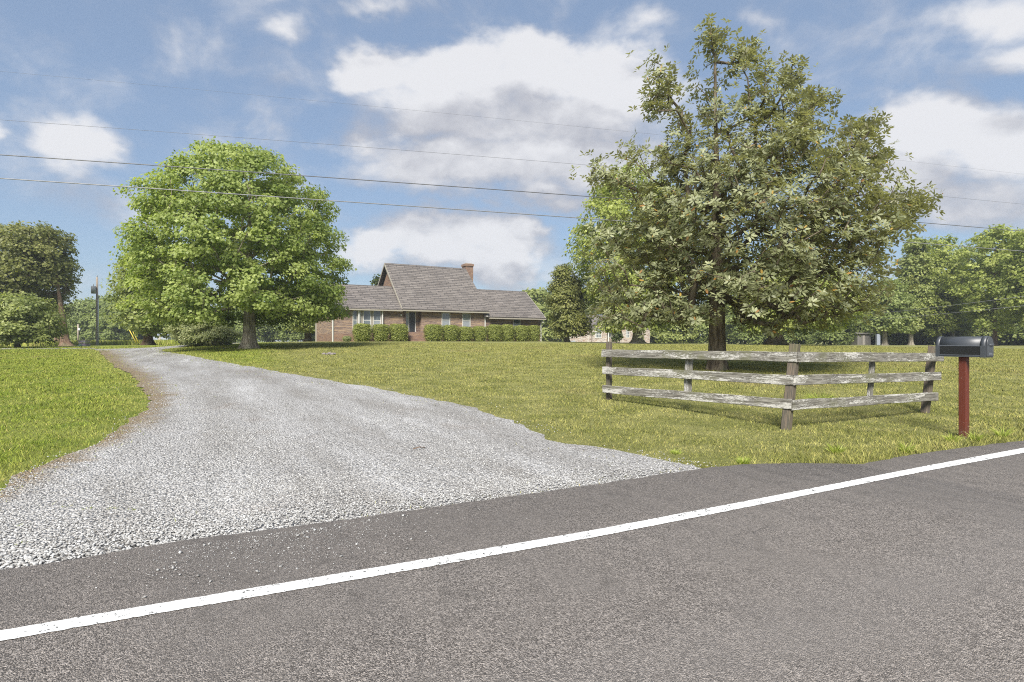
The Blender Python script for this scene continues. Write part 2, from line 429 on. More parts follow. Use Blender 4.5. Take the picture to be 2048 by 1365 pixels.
bot_px = [(0,1282),(300,1229.5),(600,1178.5),(900,1126.5),(1200,1072.5),(1500,1013.5),(1848,943.3),(2048,906)]
def flat(p): y = (EYE-.016)*F/(p[1]-682.5); return np.array([(p[0]-1024)/F*y, y])
lt, lb = [flat(p) for p in top_px], [flat(p) for p in bot_px]
lt = [lt[0]-E_DIR*60, lt[0]-E_DIR*3]+lt+[lt[-1]+E_DIR*3, lt[-1]+E_DIR*80]; lb = [lb[0]-E_DIR*60, lb[0]-E_DIR*3]+lb+[lb[-1]+E_DIR*3, lb[-1]+E_DIR*80]
def arc(P, n):
    P = np.array(P); s = np.r_[0, np.cumsum(np.linalg.norm(np.diff(P, axis=0), axis=1))]; q = np.r_[np.linspace(0, s[1], 20)[:-1], np.linspace(s[1], s[-2], n)[:-1], np.linspace(s[-2], s[-1], 20)]
    return np.c_[np.interp(q, s, P[:, 0]), np.interp(q, s, P[:, 1])]
A, B = arc(lt, 900), arc(lb, 900); A += R.normal(0, .0022, A.shape); B += R.normal(0, .0022, B.shape); n_ = len(A)
k = np.arange(n_-1)
tag(mesh_np('road_edge_line', np.vstack([np.c_[A, np.full(n_, .016)], np.c_[B, np.full(n_, .016)]]), [np.stack([n_+k, n_+k+1, k+1, k], -1)], M_line), kind='structure')

# ---- gravel drive
def gravel_cols(t, p, val):
    c = t.mix(val, (.28, .272, .262), (.62, .61, .60))
    return c
def b_gravel(t):
    p = t.pos()
    vo = t.node('ShaderNodeTexVoronoi'); vo.inputs['Scale'].default_value = 42; t.link(p, vo.inputs['Vector'])
    s = t.node('ShaderNodeSeparateColor'); t.link(vo.outputs['Color'], s.inputs[0])
    v2 = t.node('ShaderNodeTexVoronoi'); v2.inputs['Scale'].default_value = 85; t.link(p, v2.inputs['Vector'])
    s2 = t.node('ShaderNodeSeparateColor'); t.link(v2.outputs['Color'], s2.inputs[0])
    val = t.math('MULTIPLY', t.math('ADD', s.outputs[0], s2.outputs[1]), .5)
    c = gravel_cols(t, p, t.smooth(val, .15, .85))
    # compacted, dustier running strips and loose paler ridges
    ca = t.node('ShaderNodeCombineXYZ'); t.link(t.vmath('DOT_PRODUCT', p, (.86, .52, 0), out=1), ca.inputs[0]); t.link(t.vmath('DOT_PRODUCT', p, (-.09, .15, 0), out=1), ca.inputs[1])
    tr = t.noise(t.vmath('ADD', ca.outputs[0], t.scale(t.noise(p, .5, 3, out=1), (.7, .7, 0))), 1.25, 6, .62)
    c = t.mix(t.smooth(tr, .42, .66, 0, .55), c, (.245, .226, .202))
    c = t.mix(t.smooth(tr, .32, .44, .55, 0), c, (.66, .655, .65))
    pink = t.noise(p, .8, 4, .6)
    c = t.mix(t.smooth(pink, .55, .75, 0, .45), c, (.31, .262, .225))
    a = t.attr('edge'); se = t.node('ShaderNodeSeparateColor'); t.link(a.outputs['Color'], se.inputs[0])
    dirt = t.math('MULTIPLY', t.smooth(t.math('ADD', se.outputs[0], t.math('MULTIPLY', t.noise(p, 3, 4), .6)), .75, 1.15), .85)
    c = t.mix(dirt, c, (.27, .195, .105))
    gap = t.smooth(vo.outputs['Distance'], .45, .85, 0, .55)
    c = t.mix(gap, c, (.08, .076, .072))
    h = t.math('ADD', t.math('MULTIPLY', vo.outputs['Distance'], -1.0), t.math('MULTIPLY', s.outputs[2], .6))
    return principled(t, c, .92, t.bump(h, 1.0, .03), spec=.25)
M_gravel = material('gravel_bed', b_gravel)
bm = bmesh.new()
bm.faces.new([bm.verts.new((p[0], p[1], 0)) for p in GPW])
bmesh.ops.triangulate(bm, faces=bm.faces[:])
cuts = [(0, x) for x in np.arange(-40, 8, 1.0)] + [(1, y) for y in list(np.arange(1, 20, .5))+list(np.arange(20, 64, 2))]
for ax, c in cuts:
    pc = (c, 0, 0) if ax == 0 else (0, c, 0); pn = (1, 0, 0) if ax == 0 else (0, 1, 0)
    bmesh.ops.bisect_plane(bm, geom=bm.verts[:]+bm.edges[:]+bm.faces[:], plane_co=pc, plane_no=pn, dist=1e-5)
bm.verts.ensure_lookup_table()
VX = np.array([v.co[:2] for v in bm.verts]); hz = H(VX[:, 0], VX[:, 1]); rdv = road_d(VX[:, 0], VX[:, 1])
# distance from the left margin (where the earth shows through)
LM = np.array(gp[:len(grav_left)]); LM = resample(LM, .3)
dl = np.array([np.sqrt(((LM-q)**2).sum(1).min()) for q in VX])
ed = np.exp(-dl/np.clip(.05*VX[:, 1]+.15, .3, 1.6))
for i, v in enumerate(bm.verts): v.co.z = hz[i] + .014 - .03*(1-float(sstep(rdv[i], -.1, .15)))
bmesh.ops.recalc_face_normals(bm, faces=bm.faces[:])
if sum(f.normal.z for f in bm.faces) < 0: bmesh.ops.reverse_faces(bm, faces=bm.faces[:])
drive = bm_obj('gravel_driveway', bm, M_gravel); tag(drive, kind='structure')
at = drive.data.attributes.new('edge', 'FLOAT_COLOR', 'POINT')
at.data.foreach_set('color', np.c_[ed, ed, ed, np.ones(len(ed))].astype(np.float32).ravel())

# lane that crosses the far left of the lawn
def strip(name, pts_px_top, pts_px_bot, mat, dz):
    a = np.array([ground(*p) for p in pts_px_top]); b = np.array([ground(*p) for p in pts_px_bot])
    n = 40; ta = np.linspace(0, 1, n); sa = np.linspace(0, 1, len(a))
    A = np.c_[np.interp(ta, sa, a[:, 0]), np.interp(ta, sa, a[:, 1])]; B = np.c_[np.interp(ta, sa, b[:, 0]), np.interp(ta, sa, b[:, 1])]
    V = []
    for f in np.linspace(0, 1, 4): P = A*(1-f)+B*f; V.append(np.c_[P, H(P[:, 0], P[:, 1])+dz])
    k = np.arange(n-1); fs = [np.stack([r*n+k, r*n+k+1, (r+1)*n+k+1, (r+1)*n+k], -1)[:, ::-1] for r in range(3)]
    return mesh_np(name, np.vstack(V), fs, mat, smooth=True)
tag(strip('side_lane', [(-150,697.5),(0,697.5),(100,697.3),(190,697.6)], [(-150,699.4),(0,699.4),(100,698.8),(190,698.9)], M_gravel, .02), kind='structure')

# ------------------------------------------------------------------ foliage and bark materials
def leaf_mat(name, dark, light, odd=None, gloss=.35, rough=.45, trans=.48, under=None):
    def b(t):
        a = t.attr('tone'); s = t.node('ShaderNodeSeparateColor'); t.link(a.outputs['Color'], s.inputs[0])
        c = t.mix(s.outputs[0], dark, light)
        if odd is not None: c = t.mix(s.outputs[1], c, t.mix(s.outputs[2], odd[0], odd[1]))
        if under is not None: c = t.mix(t.node('ShaderNodeNewGeometry').outputs['Backfacing'], c, under)
        p = principled(t, c, rough, spec=gloss)
        tr = t.node('ShaderNodeBsdfTranslucent'); t.link(t.mix(1.0, c, (1.25, 1.3, .6), 'MULTIPLY'), tr.inputs[0])
        m = t.node('ShaderNodeMixShader'); m.inputs[0].default_value = trans; t.link(p, m.inputs[1]); t.link(tr.outputs[0], m.inputs[2])
        return m.outputs[0]
    return material(name, b)
M_maple = leaf_mat('maple_leaf', (.150, .212, .040), (.465, .520, .180), gloss=.4, rough=.5, trans=.50)
M_green = leaf_mat('mid_green_leaf', (.170, .210, .062), (.420, .450, .165), gloss=.35)
M_fresh = leaf_mat('fresh_green_leaf', (.185, .232, .050), (.490, .525, .165), gloss=.35)
M_deep = leaf_mat('deep_green_leaf', (.060, .085, .022), (.150, .185, .060), gloss=.35)
M_olive = leaf_mat('olive_leaf', (.140, .160, .044), (.350, .350, .125), gloss=.4)
M_farg = leaf_mat('wood_leaf', (.150, .195, .060), (.350, .395, .150), gloss=.25)
M_hedge = leaf_mat('boxwood_leaf', (.155, .190, .038), (.410, .432, .125), gloss=.3)
M_mag = leaf_mat('magnolia_leaf', (.150, .168, .078), (.385, .400, .225), odd=((.27, .115, .030), (.42, .28, .06)), gloss=.55, rough=.5, trans=.36, under=(.285, .278, .165))
M_vib = leaf_mat('viburnum_leaf', (.165, .200, .080), (.480, .490, .260), gloss=.3)
def bark(name, a, b_, sc=1.0):
    def b(t):
        o = t.obj(); v = t.scale(o, (7*sc, 7*sc, 1.5*sc)); n = t.noise(v, 1.6, 6, .68); n2 = t.noise(o, 1.3*sc, 4, .6)
        c = t.mix(t.smooth(n, .35, .68), a, b_); c = t.mix(t.smooth(n2, .5, .7, 0, .5), c, (.16, .17, .10))
        return principled(t, c, .95, t.bump(n, 1.0, .06), spec=.15)
    return material(name, b)
M_bark = bark('grey_bark', (.120, .100, .076), (.38, .34, .28))
M_barkd = bark('dark_bark', (.060, .046, .033), (.22, .18, .13))
M_barkr = bark('reddish_bark', (.09, .055, .038), (.24, .165, .115))

# ------------------------------------------------------------------ trees
def norm(v): return v/(np.linalg.norm(v, axis=-1, keepdims=True)+1e-9)
def leaves(rng, P, N, A, ln, wd, long_=False, fold=.12, droop=.0):
    """flat leaf polygons: P base points, N normals, A axis"""
    A = norm(A-N*(A*N).sum(-1, keepdims=True)); B = np.cross(N, A); n = len(P)
    ln = ln[:, None]; wd = wd[:, None]
    if long_:
        cols = [P, P+A*ln*.30+B*wd*.42-N*fold*wd*.4, P+A*ln*.30-B*wd*.42-N*fold*wd*.4, P+A*ln*.68+B*wd*.44-N*(fold*wd*.4+droop*ln*.35), P+A*ln*.68-B*wd*.44-N*(fold*wd*.4+droop*ln*.35), P+A*ln-N*droop*ln]
        V = np.stack(cols, 1); k = np.arange(n)[:, None]*6
        return V.reshape(-1, 3), [k+np.array([0, 2, 1]), k+np.array([1, 2, 4, 3]), k+np.array([3, 4, 5])], 6
    V = np.stack([P, P+A*ln*.5+B*wd*.5-N*fold*ln, P+A*ln, P+A*ln*.5-B*wd*.5-N*fold*ln], 1); k = np.arange(n)[:, None]*4
    return V.reshape(-1, 3), [k+np.array([0, 3, 2]), k+np.array([0, 2, 1])], 4

def env_tips(rng, rows, x0, Y, zbase, n, inset, depth=1.0, power=.38, lump=.2):
    rows = sorted(rows, key=lambda r: -r[0]); s = F/Y
    z = np.array([EYE+(682.5-r[0])/s for r in rows]); L = np.array([(x0-r[1])/s for r in rows]); Rr = np.array([(r[2]-x0)/s for r in rows])
    zz = np.linspace(z[0], z[-1], 200); Lz, Rz = np.interp(zz, z, L), np.interp(zz, z, Rr)
    c = np.clip(Lz+Rz, .05, None)**1.5; pr = c/c.sum()
    q = rng.choice(200, n, p=pr); hz_ = zz[q]+rng.uniform(-.5, .5, n)*(zz[1]-zz[0])
    az = rng.uniform(0, 2*np.pi, n); cs = np.cos(az); mid = (Lz[q]+Rz[q])/2*depth; cen = (Rz[q]-Lz[q])/2
    half = (Lz[q]+Rz[q])/2
    r = rng.uniform(0, 1, n)**power
    lm = 1-lump*(.5+.5*np.sin(az*3+hz_*1.7+rng.uniform(0, 6))*np.sin(az*5-hz_*2.3))
    ex = np.clip(half-inset, .1*half, None)*r*lm; ey = np.clip(mid-inset, .1*mid, None)*r*lm
    X = cen+ex*cs; Yv = ey*np.sin(az)
    return np.c_[X, Yv, hz_-zbase]           # relative to trunk base

def grow(rng, trunk, tips, up=.5, seg=.55):
    """join tips to a skeleton; returns nodes, parent index, leaf counts, tip node ids"""
    nodes = [np.array(p, float) for p in trunk]; par = [-1]+list(range(len(trunk)-1))
    zt = trunk[-1][2]; order = np.argsort(np.linalg.norm(tips[:, :2], axis=1)*1.0+np.abs(tips[:, 2]-zt*.55)*.35)
    arr = np.zeros((len(trunk)+len(tips)*9+10, 3)); arr[:len(trunk)] = trunk; cnt = len(trunk); tip_id = np.zeros(len(tips), int)
    lo = int(len(trunk)*.30); pen = np.zeros(len(arr)); pen[:lo] = 3.0
    for ti in order:
        p = tips[ti]; a = arr[:cnt]; d = a-p; dist = np.sqrt((d**2).sum(1)); hd = np.sqrt((d[:, :2]**2).sum(1))
        cost = dist+np.maximum(0, d[:, 2]+up*hd)*1.1+pen[:cnt]
        j = int(np.argmin(cost)); n = int(np.clip(dist[j]/seg, 1, 7)); p0 = a[j].copy(); last = j
        for k_ in range(1, n+1):
            f = k_/n; q = p0+(p-p0)*f; q[2] += -.10*dist[j]*math.sin(math.pi*f)*(.6 if up > 0 else .1); q[:] += rng.normal(0, .02*dist[j], 3)*(f < 1)
            if f == 1: q = p
            nodes.append(q); par.append(last); arr[cnt] = q; last = cnt; cnt += 1
        tip_id[ti] = last
    return arr[:cnt].copy(), np.array(par), tip_id

def gather(rng, tips, k, f):
    c = tips[rng.choice(len(tips), k, replace=False)]; d = ((tips[:, None]-c[None])**2).sum(-1); j = d.argmin(1)
    return tips+(c[j]-tips)*f*rng.uniform(.3, 1, (len(tips), 1))
def make_tree(name, px, py, Y, rows, leafm, barkm, seed, n_tips=500, per=60, clump=.75, leaf=(.13, .10), trunk_r=.35, lean=(0, 0), depth=1.0, flat_=.55, fork=None,
              mag=False, lump=.22, power=.38, label='', cat='tree', group=None, up=.45, inner=.12, barks=None, tw=.011, seg=.6, extra_tips=None, top=None, rand_n=.5, flare=1.0, boughs=None):
    rng = np.random.default_rng(seed)
    X0 = (px-1024)/F*Y; zb = h1(X0, Y)-.06
    root = empty(name, (X0, Y, zb)); tag(root, label, cat, group)
    ztop = EYE+(682.5-min(r[0] for r in rows))/F*Y-zb
    tips = env_tips(rng, rows, px, Y, zb, n_tips, clump*.45, depth, power, lump)
    if boughs is None: boughs = n_tips//9
    if boughs: tips = gather(rng, tips, boughs, .36)
    if extra_tips is not None: tips = np.vstack([tips, extra_tips-np.array([X0, Y, zb])])
    nt = 14; tt = np.linspace(0, 1, nt); th = ztop*(top or .82)
    wob_ = np.cumsum(rng.normal(0, .012*ztop/nt, (nt, 2)), 0)*np.linspace(0, 1, nt)[:, None]
    trunk = np.c_[wob_[:, 0]+lean[0]*tt*th, wob_[:, 1]+lean[1]*tt*th, tt*th]
    nodes, par, tid = grow(rng, trunk, tips, up, seg)
    cnt = np.zeros(len(nodes)); cnt[tid] += 1
    for i in range(len(nodes)-1, 0, -1): cnt[par[i]] += cnt[i]
    rad = tw*np.clip(cnt, 1, None)**.48
    # main trunk tube with a flare at the foot
    f = tt*th; tr = trunk_r*np.interp(tt, [0, .25, .5, 1], [1, .82, .45, .06])
    tr = np.maximum(tr, np.minimum(rad[:nt], trunk_r)*.8)
    fine_t = np.r_[np.linspace(0, .12, 8), np.linspace(.15, 1, 18)]
    tp = np.c_[[np.interp(fine_t, tt, trunk[:, k]) for k in range(3)]].T
    fr = np.interp(fine_t, tt, tr)*(1+.75*flare*np.exp(-fine_t*th/(.55*trunk_r+.12)))
    sd = 14; a_ = np.linspace(0, 2*np.pi, sd, endpoint=False); ph = rng.uniform(0, 6.28, 3)
    lobes = 1+(.10+.22*flare*np.exp(-fine_t*th/.5))[:, None]*np.sin(a_*4+ph[0])[None]*.8+.05*np.sin(a_*7+ph[1])[None]
    V1, F1 = tube_np(tp, fr, sd, lobes)
    e = np.arange(nt, len(nodes)); p0, p1 = nodes[par[e]], nodes[e]; r0 = np.minimum(rad[par[e]], rad[e]*1.5); r1 = rad[e]
    keep = r1 > tw*.99; e = e[keep]; p0, p1, r0, r1 = p0[keep], p1[keep], r0[keep], r1[keep]
    dv = norm(p1-p0); u = norm(np.cross(dv, np.where(np.abs(dv[:, 2:3]) < .9, [[0, 0, 1.]], [[1., 0, 0]]))); v = np.cross(dv, u); sd2 = 5; a2 = np.linspace(0, 2*np.pi, sd2, endpoint=False)
    ring = (np.cos(a2)[None, :, None]*u[:, None]+np.sin(a2)[None, :, None]*v[:, None])
    V2 = np.stack([p0[:, None]-dv[:, None]*r0[:, None, None]*.6+ring*r0[:, None, None], p1[:, None]+ring*r1[:, None, None]], 1).reshape(-1, 3)
    k = np.arange(len(e))[:, None]*2*sd2; j = np.arange(sd2)[None]; j2 = (j+1) % sd2
    F2 = np.stack([k+j, k+j2, k+sd2+j2, k+sd2+j], -1).reshape(-1, 4)+len(V1)
    mesh_np('trunk', np.vstack([V1, V2]), F1+[F2], barkm, root, smooth=True)
    # leaves
    T = nodes[tid]; par_p = nodes[par[tid]]; Tc = T[:, :2]-T[:, :2].mean(0); outw = norm(np.c_[Tc, .35*np.linalg.norm(Tc, axis=1)+.2])
    if mag:
        # whorls at the twig ends and along the last part of each twig
        tw_dir = norm(norm(T-par_p)*.7+np.array([0, 0, .75])+outw*.3)
        PP, NN, AA, LL, WW, TT = [], [], [], [], [], []
        for w_ in range(mag):
            sh = rng.normal(0, clump*.5, (len(T), 3))*(w_ > 0); sh[:, 2] *= .7
            c = T+sh; d_ = norm(tw_dir+rng.normal(0, .28, T.shape))
            u = norm(np.cross(d_, rng.normal(0, 1, T.shape))); v = np.cross(d_, u)
            m_ = per+rng.integers(-2, 3)
            tone_w = rng.uniform(.1, .8, len(T))
            for i in range(m_):
                an = i*2.399+rng.uniform(-.25, .25, len(T)); el = rng.uniform(.05, .75, len(T))*(.4+.6*i/m_)+.05
                ax = norm((np.cos(an)[:, None]*u+np.sin(an)[:, None]*v)*np.cos(el)[:, None]+d_*np.sin(el)[:, None])
                nn = norm(d_-ax*(d_*ax).sum(-1, keepdims=True)+rng.normal(0, .12, T.shape))
                PP.append(c+ax*.03-d_*.05*(1-i/m_)); NN.append(nn); AA.append(ax)
                l_ = leaf[0]*rng.uniform(.7, 1.2, len(T)); LL.append(l_); WW.append(leaf[1]*rng.uniform(.8, 1.15, len(T))*l_/leaf[0])
                o_ = rng.uniform(0, 1, len(T)) < .022
                TT.append(np.c_[np.clip(tone_w+rng.normal(0, .18, len(T)), 0, 1), o_*1.0, rng.uniform(0, 1, len(T))])
        P, N, A, ln, wd, tone = [np.concatenate(q) for q in (PP, NN, AA, LL, WW, TT)]
        V, fs, m = leaves(rng, P, N, A, ln, wd, True, .25, .16)
    else:
        n = len(T)*per; idx = np.repeat(np.arange(len(T)), per)
        d = norm(rng.normal(0, 1, (n, 3)))*rng.uniform(0, 1, (n, 1))**.42
        cr = clump*rng.uniform(.65, 1.25, len(T))[idx][:, None]
        off = d*np.array([1, 1, flat_])*cr; hd2 = (d[:, :2]**2).sum(1)
        off[:, 2] -= hd2*.30*cr[:, 0]
        P = T[idx]+off
        N = norm(np.array([0, 0, .45])+outw[idx]*.75+d*.6+rng.normal(0, rand_n, (n, 3)))
        A = norm(d*np.array([1, 1, .3])+outw[idx]*.5+np.array([0, 0, -.45])+rng.normal(0, .5, (n, 3)))
        ln = leaf[0]*rng.uniform(.65, 1.25, n); wd = leaf[1]*ln/leaf[0]*rng.uniform(.8, 1.15, n)
        cl = rng.uniform(.15, .75, len(T))[idx]
        tone = np.c_[np.clip(cl+rng.normal(0, .2, n), 0, 1), np.zeros(n), rng.uniform(0, 1, n)]
        V, fs, m = leaves(rng, P, N, A, ln, wd)
    mesh_np('crown', V, fs, leafm, root, attrs={'tone': np.repeat(tone, m, 0)})
    return root
def copy_tree(o, loc, rz, sc, label, group=None, cat=None):
    c = o.copy(); link(c); c.location = loc; c.rotation_euler = (0, 0, rz); c.scale = sc if not np.isscalar(sc) else (sc,)*3
    for k in ('label', 'group', 'category'):
        if k in c: del c[k]
    tag(c, label, cat or 'tree', group)
    for ch in list(o.children):
        d = ch.copy(); link(d, c)
    return c

maple = make_tree('maple_tree', 499, 697, 35, [(291,420,480),(300,385,520),(315,345,575),(340,318,630),(375,280,685),(430,252,697),(480,243,708),(530,246,714),(580,262,722),(610,256,724),(628,268,712),(640,300,680)],
    M_maple, M_bark, 5, n_tips=1000, per=95, clump=.66, leaf=(.18, .155), trunk_r=.36, depth=.95, power=.34, lump=.20, seg=.8, boughs=120,
    label='large round maple with dense bright green crown beside the gravel drive')
_sr = np.random.default_rng(31); SPIKES = []
for cx_, cy_, rx_, ry_, n_s in [(1325,170,22,45,16),(1305,215,14,20,6),(1348,215,18,30,8),(1492,100,18,26,9),(1425,75,14,24,8),(1580,145,20,28,10),(1635,205,22,24,11),(1610,240,20,20,6),(1725,258,30,20,14),(1700,290,24,24,8),(1760,320,20,28,9),(1690,330,22,20,6),(1825,400,18,30,14),(1800,440,26,24,10),(1275,310,18,14,7),(1195,345,22,14,9),(1235,362,20,16,7),(1200,470,16,40,8),(1195,560,14,40,8),(1220,610,30,25,9),(1750,560,18,40,8),(1730,610,18,20,6)]:
    for _ in range(n_s): SPIKES.append((cx_+_sr.normal(0, .5)*rx_, cy_+_sr.normal(0, .5)*ry_, 18+_sr.normal(0, .5)))
magnolia = make_tree('magnolia_tree', 1434, 741, 18, [(56,1416,1438),(100,1400,1450),(125,1392,1520),(150,1385,1575),(200,1365,1605),(250,1335,1630),(300,1295,1665),(345,1258,1745),(400,1225,1785),(460,1200,1800),(520,1215,1772),(560,1205,1752),(600,1190,1745),(625,1200,1735),(642,1320,1640)],
    M_mag, M_barkd, 8, n_tips=1180, per=9, clump=.50, leaf=(.155, .062), trunk_r=.27, depth=.92, power=.33, lump=.16, mag=6, boughs=0, seg=.5, tw=.010, top=.90, up=.55, flare=.5,
    extra_tips=np.array([W(*q) for q in SPIKES+[(1425,56,18),(1432,75,18),(1487,82,18),(1500,98,18),(1585,125,17.6),(1570,140,18.2),(1322,130,18),(1335,150,18.3),(1302,184,18),(1655,190,17.8),(1640,205,18),(1752,243,18),(1735,255,17.8),(1715,262,18.2),(1770,305,18),(1775,345,18.1),(1830,372,17.8),(1822,395,18),(1838,412,18.1),(1815,430,17.6),(1800,450,18),(1835,435,18),
        (1183,335,18),(1195,345,17.7),(1215,352,18),(1272,300,18),(1160,640,0.0) if 0 else (1190,628,17.4),(1205,640,17.2),(1230,630,17),(1255,640,17.5),(1285,655,17),(1545,650,16.5),(1540,665,16.4),(1560,655,16.2),(1600,648,16.6),(1630,640,16.8),(1510,645,16.6),(1690,632,17),(1725,620,17.4),(1350,640,16.4),(1380,628,16)]]),
    label='tall airy magnolia with glossy dark leaves behind the wooden fence')
make_tree('shade_tree', 1275, 687, 54, [(330,1228,1268),(350,1190,1330),(390,1162,1380),(440,1130,1400),(490,1122,1410),(540,1135,1410),(590,1150,1400),(630,1175,1380),(655,1190,1350)],
    M_fresh, M_bark, 21, n_tips=620, per=60, clump=1.15, leaf=(.30, .24), trunk_r=.42, label='tall pale green tree rising behind the magnolia, trunk before the stone house', flare=1.4)
make_tree('spreading_tree', 1551, 690, 50, [(500,1500,1620),(540,1470,1690),(580,1455,1735),(610,1450,1742),(635,1460,1735),(652,1480,1700),(660,1500,1660)],
    M_fresh, M_barkd, 22, n_tips=330, per=60, clump=1.0, leaf=(.30, .25), trunk_r=.50, top=.6, label='low spreading tree with dark flared trunk seen between the fence posts', flare=1.6)
make_tree('holly_tree', 1134, 685, 58, [(531,1108,1140),(550,1096,1160),(580,1088,1180),(610,1086,1192),(640,1088,1192),(660,1095,1186),(668,1105,1175)],
    M_olive, M_barkd, 23, n_tips=300, per=60, clump=.85, leaf=(.26, .18), trunk_r=.26, label='dense olive green tree standing at the right corner of the brick house')
make_tree('yard_tree', 296, 690, 55, [(500,250,350),(530,225,390),(570,222,420),(610,216,430),(640,225,430),(660,250,400),(668,270,360)],
    M_green, M_barkr, 24, n_tips=330, per=60, clump=1.05, leaf=(.30, .24), trunk_r=.36, label='grey green tree behind the left side of the maple, beyond the drive', flare=1.2)
make_tree('ivy_clad_tree', 131, 691, 58, [(452,30,100),(462,-20,140),(500,-70,146),(540,-90,147),(570,-100,140),(595,-90,128),(615,-60,124),(640,60,138)],
    M_olive, M_barkr, 25, n_tips=620, per=60, clump=1.1, leaf=(.30, .23), trunk_r=.40, top=.8, lean=(-.12, 0), label='tall broad tree with ivy on its trunk at the far left of the lawn', flare=1.2)
make_tree('rounded_tree', 35, 696, 46, [(590,5,70),(600,-25,100),(620,-45,122),(645,-55,127),(665,-50,125),(676,-30,110),(681,0,85)],
    M_green, M_barkd, 26, n_tips=260, per=60, clump=.75, leaf=(.22, .17), trunk_r=.17, label='small round topped tree on short trunk at the left edge of the photo', flare=.6)
make_tree('back_tree', 616, 683, 66, [(560,590,640),(590,560,680),(620,555,680),(645,560,676),(660,575,660)],
    M_green, M_barkd, 27, n_tips=160, per=50, clump=1.0, leaf=(.30, .24), trunk_r=.33, label='tree with dark trunk close to the left end wall of the house')
make_tree('conifer_like_tree', 757, 700, 95, [(548,752,764),(570,740,775),(600,730,790),(650,725,800)], M_deep, M_barkd, 28, n_tips=110, per=40, clump=1.2, leaf=(.4, .3), trunk_r=.25, label='dark tree top peeping over the roof beside the brick gable')

# right hand wood: each of the tall ones by hand, two of them as sources for copies behind
WOOD = [  # px, py, Y, rows, mat, bark, label
 (1990,686,80,[(452,1955,2035),(480,1915,2075),(530,1890,2085),(580,1895,2080),(620,1905,2065),(660,1920,2055)],M_fresh,M_barkr,'tall tree with reddish brown trunk directly behind the mailbox'),
 (1880,688,88,[(470,1860,1905),(500,1835,1930),(540,1820,1945),(590,1822,1950),(640,1830,1945),(668,1840,1930)],M_fresh,M_barkd,'tall light green tree left of the one behind the mailbox'),
 (1822,688,86,[(470,1810,1842),(490,1795,1868),(530,1790,1870),(570,1780,1868),(620,1782,1860),(660,1790,1850)],M_green,M_bark,'thin crowned tree with pale bare limbs beside the magnolia crown'),
 (2075,688,74,[(450,2050,2100),(490,2020,2130),(550,2010,2140),(610,2015,2130),(650,2030,2110)],M_fresh,M_barkr,'tall tree cut by the right edge of the photo'),
 (1770,689,80,[(560,1745,1800),(590,1725,1825),(630,1715,1830),(660,1725,1825)],M_farg,M_bark,'mid height tree at the magnolia side of the right hand wood'),
]
srcs = []
for i, (px, py, Y, rows, lm, bk, lab) in enumerate(WOOD):
    srcs.append(make_tree('woodland_tree', px, py, Y, rows, lm, bk, 40+i, n_tips=300, per=46, clump=1.0, leaf=(.38, .30), trunk_r=.30, label=lab, group='trees in the right hand wood', power=.5, lump=.45, top=.85))
for (k_, px, Y, sc, lab) in [(0, 1945, 112, 1.15, 'tall tree filling the gap left of the reddish trunk behind the mailbox'), (1, 2030, 104, 1.2, 'tall tree filling the gap right of the reddish trunk behind the mailbox'), (0, 1848, 118, 1.05, 'tall far tree behind the thin crowned tree beside the magnolia'), (4, 1905, 92, 1.2, 'mid height tree before the tall light green tree in the right hand wood')]:
    X = (px-1024)/F*Y; copy_tree(srcs[k_], (X, Y, h1(X, Y)-.1), 1.0+k_*1.7+px*.01, sc, lab, 'trees in the right hand wood')
# lower, closed growth behind them (copies)
rr = random.Random(5)
low_src = make_tree('understorey_tree', 1660, 689, 92, [(585,1640,1690),(605,1615,1710),(640,1605,1722),(665,1610,1715),(682,1625,1700)], M_farg, M_bark, 60, n_tips=170, per=60, clump=1.25, leaf=(.42, .33), trunk_r=.2, group='low trees closing the wood at the lawn edge', label='low leafy tree in the continuous wood edge behind the lawn')
low_src2 = make_tree('understorey_tree', 1350, 687, 110, [(600,1325,1378),(622,1308,1392),(650,1300,1400),(675,1305,1398),(684,1320,1380)], M_green, M_bark, 61, n_tips=170, per=60, clump=1.3, leaf=(.46, .36), trunk_r=.2, group='low trees closing the wood at the lawn edge', label='low leafy tree in the continuous wood edge behind the lawn')
for px, Y, sc in [(1310,128,1.15),(1395,112,1.0),(1440,120,1.2),(1490,110,1.05),(1535,118,1.25),(1585,108,1.0),(1610,120,1.3),(1705,100,1.1),(1745,108,1.3),(1785,98,1.0),(1815,104,1.25),(1850,96,1.1),(1900,100,1.3),(1935,94,1.0),(1965,100,1.25),(2010,96,1.05),(2050,92,1.2),(2090,90,1.2),(1270,150,1.6),(1220,170,2.0),(1150,165,1.7),(1100,150,1.5),(1075,120,1.25)]:
    X = (px-1024)/F*Y; s0 = rr.choice([low_src, low_src2])
    copy_tree(s0, (X, Y, h1(X, Y)-.1), rr.uniform(0, 6.28), (sc*rr.uniform(.9, 1.15), sc*rr.uniform(.9, 1.15), sc*rr.uniform(.8, 1.1)), 'low leafy tree in the continuous wood edge behind the lawn', 'low trees closing the wood at the lawn edge')
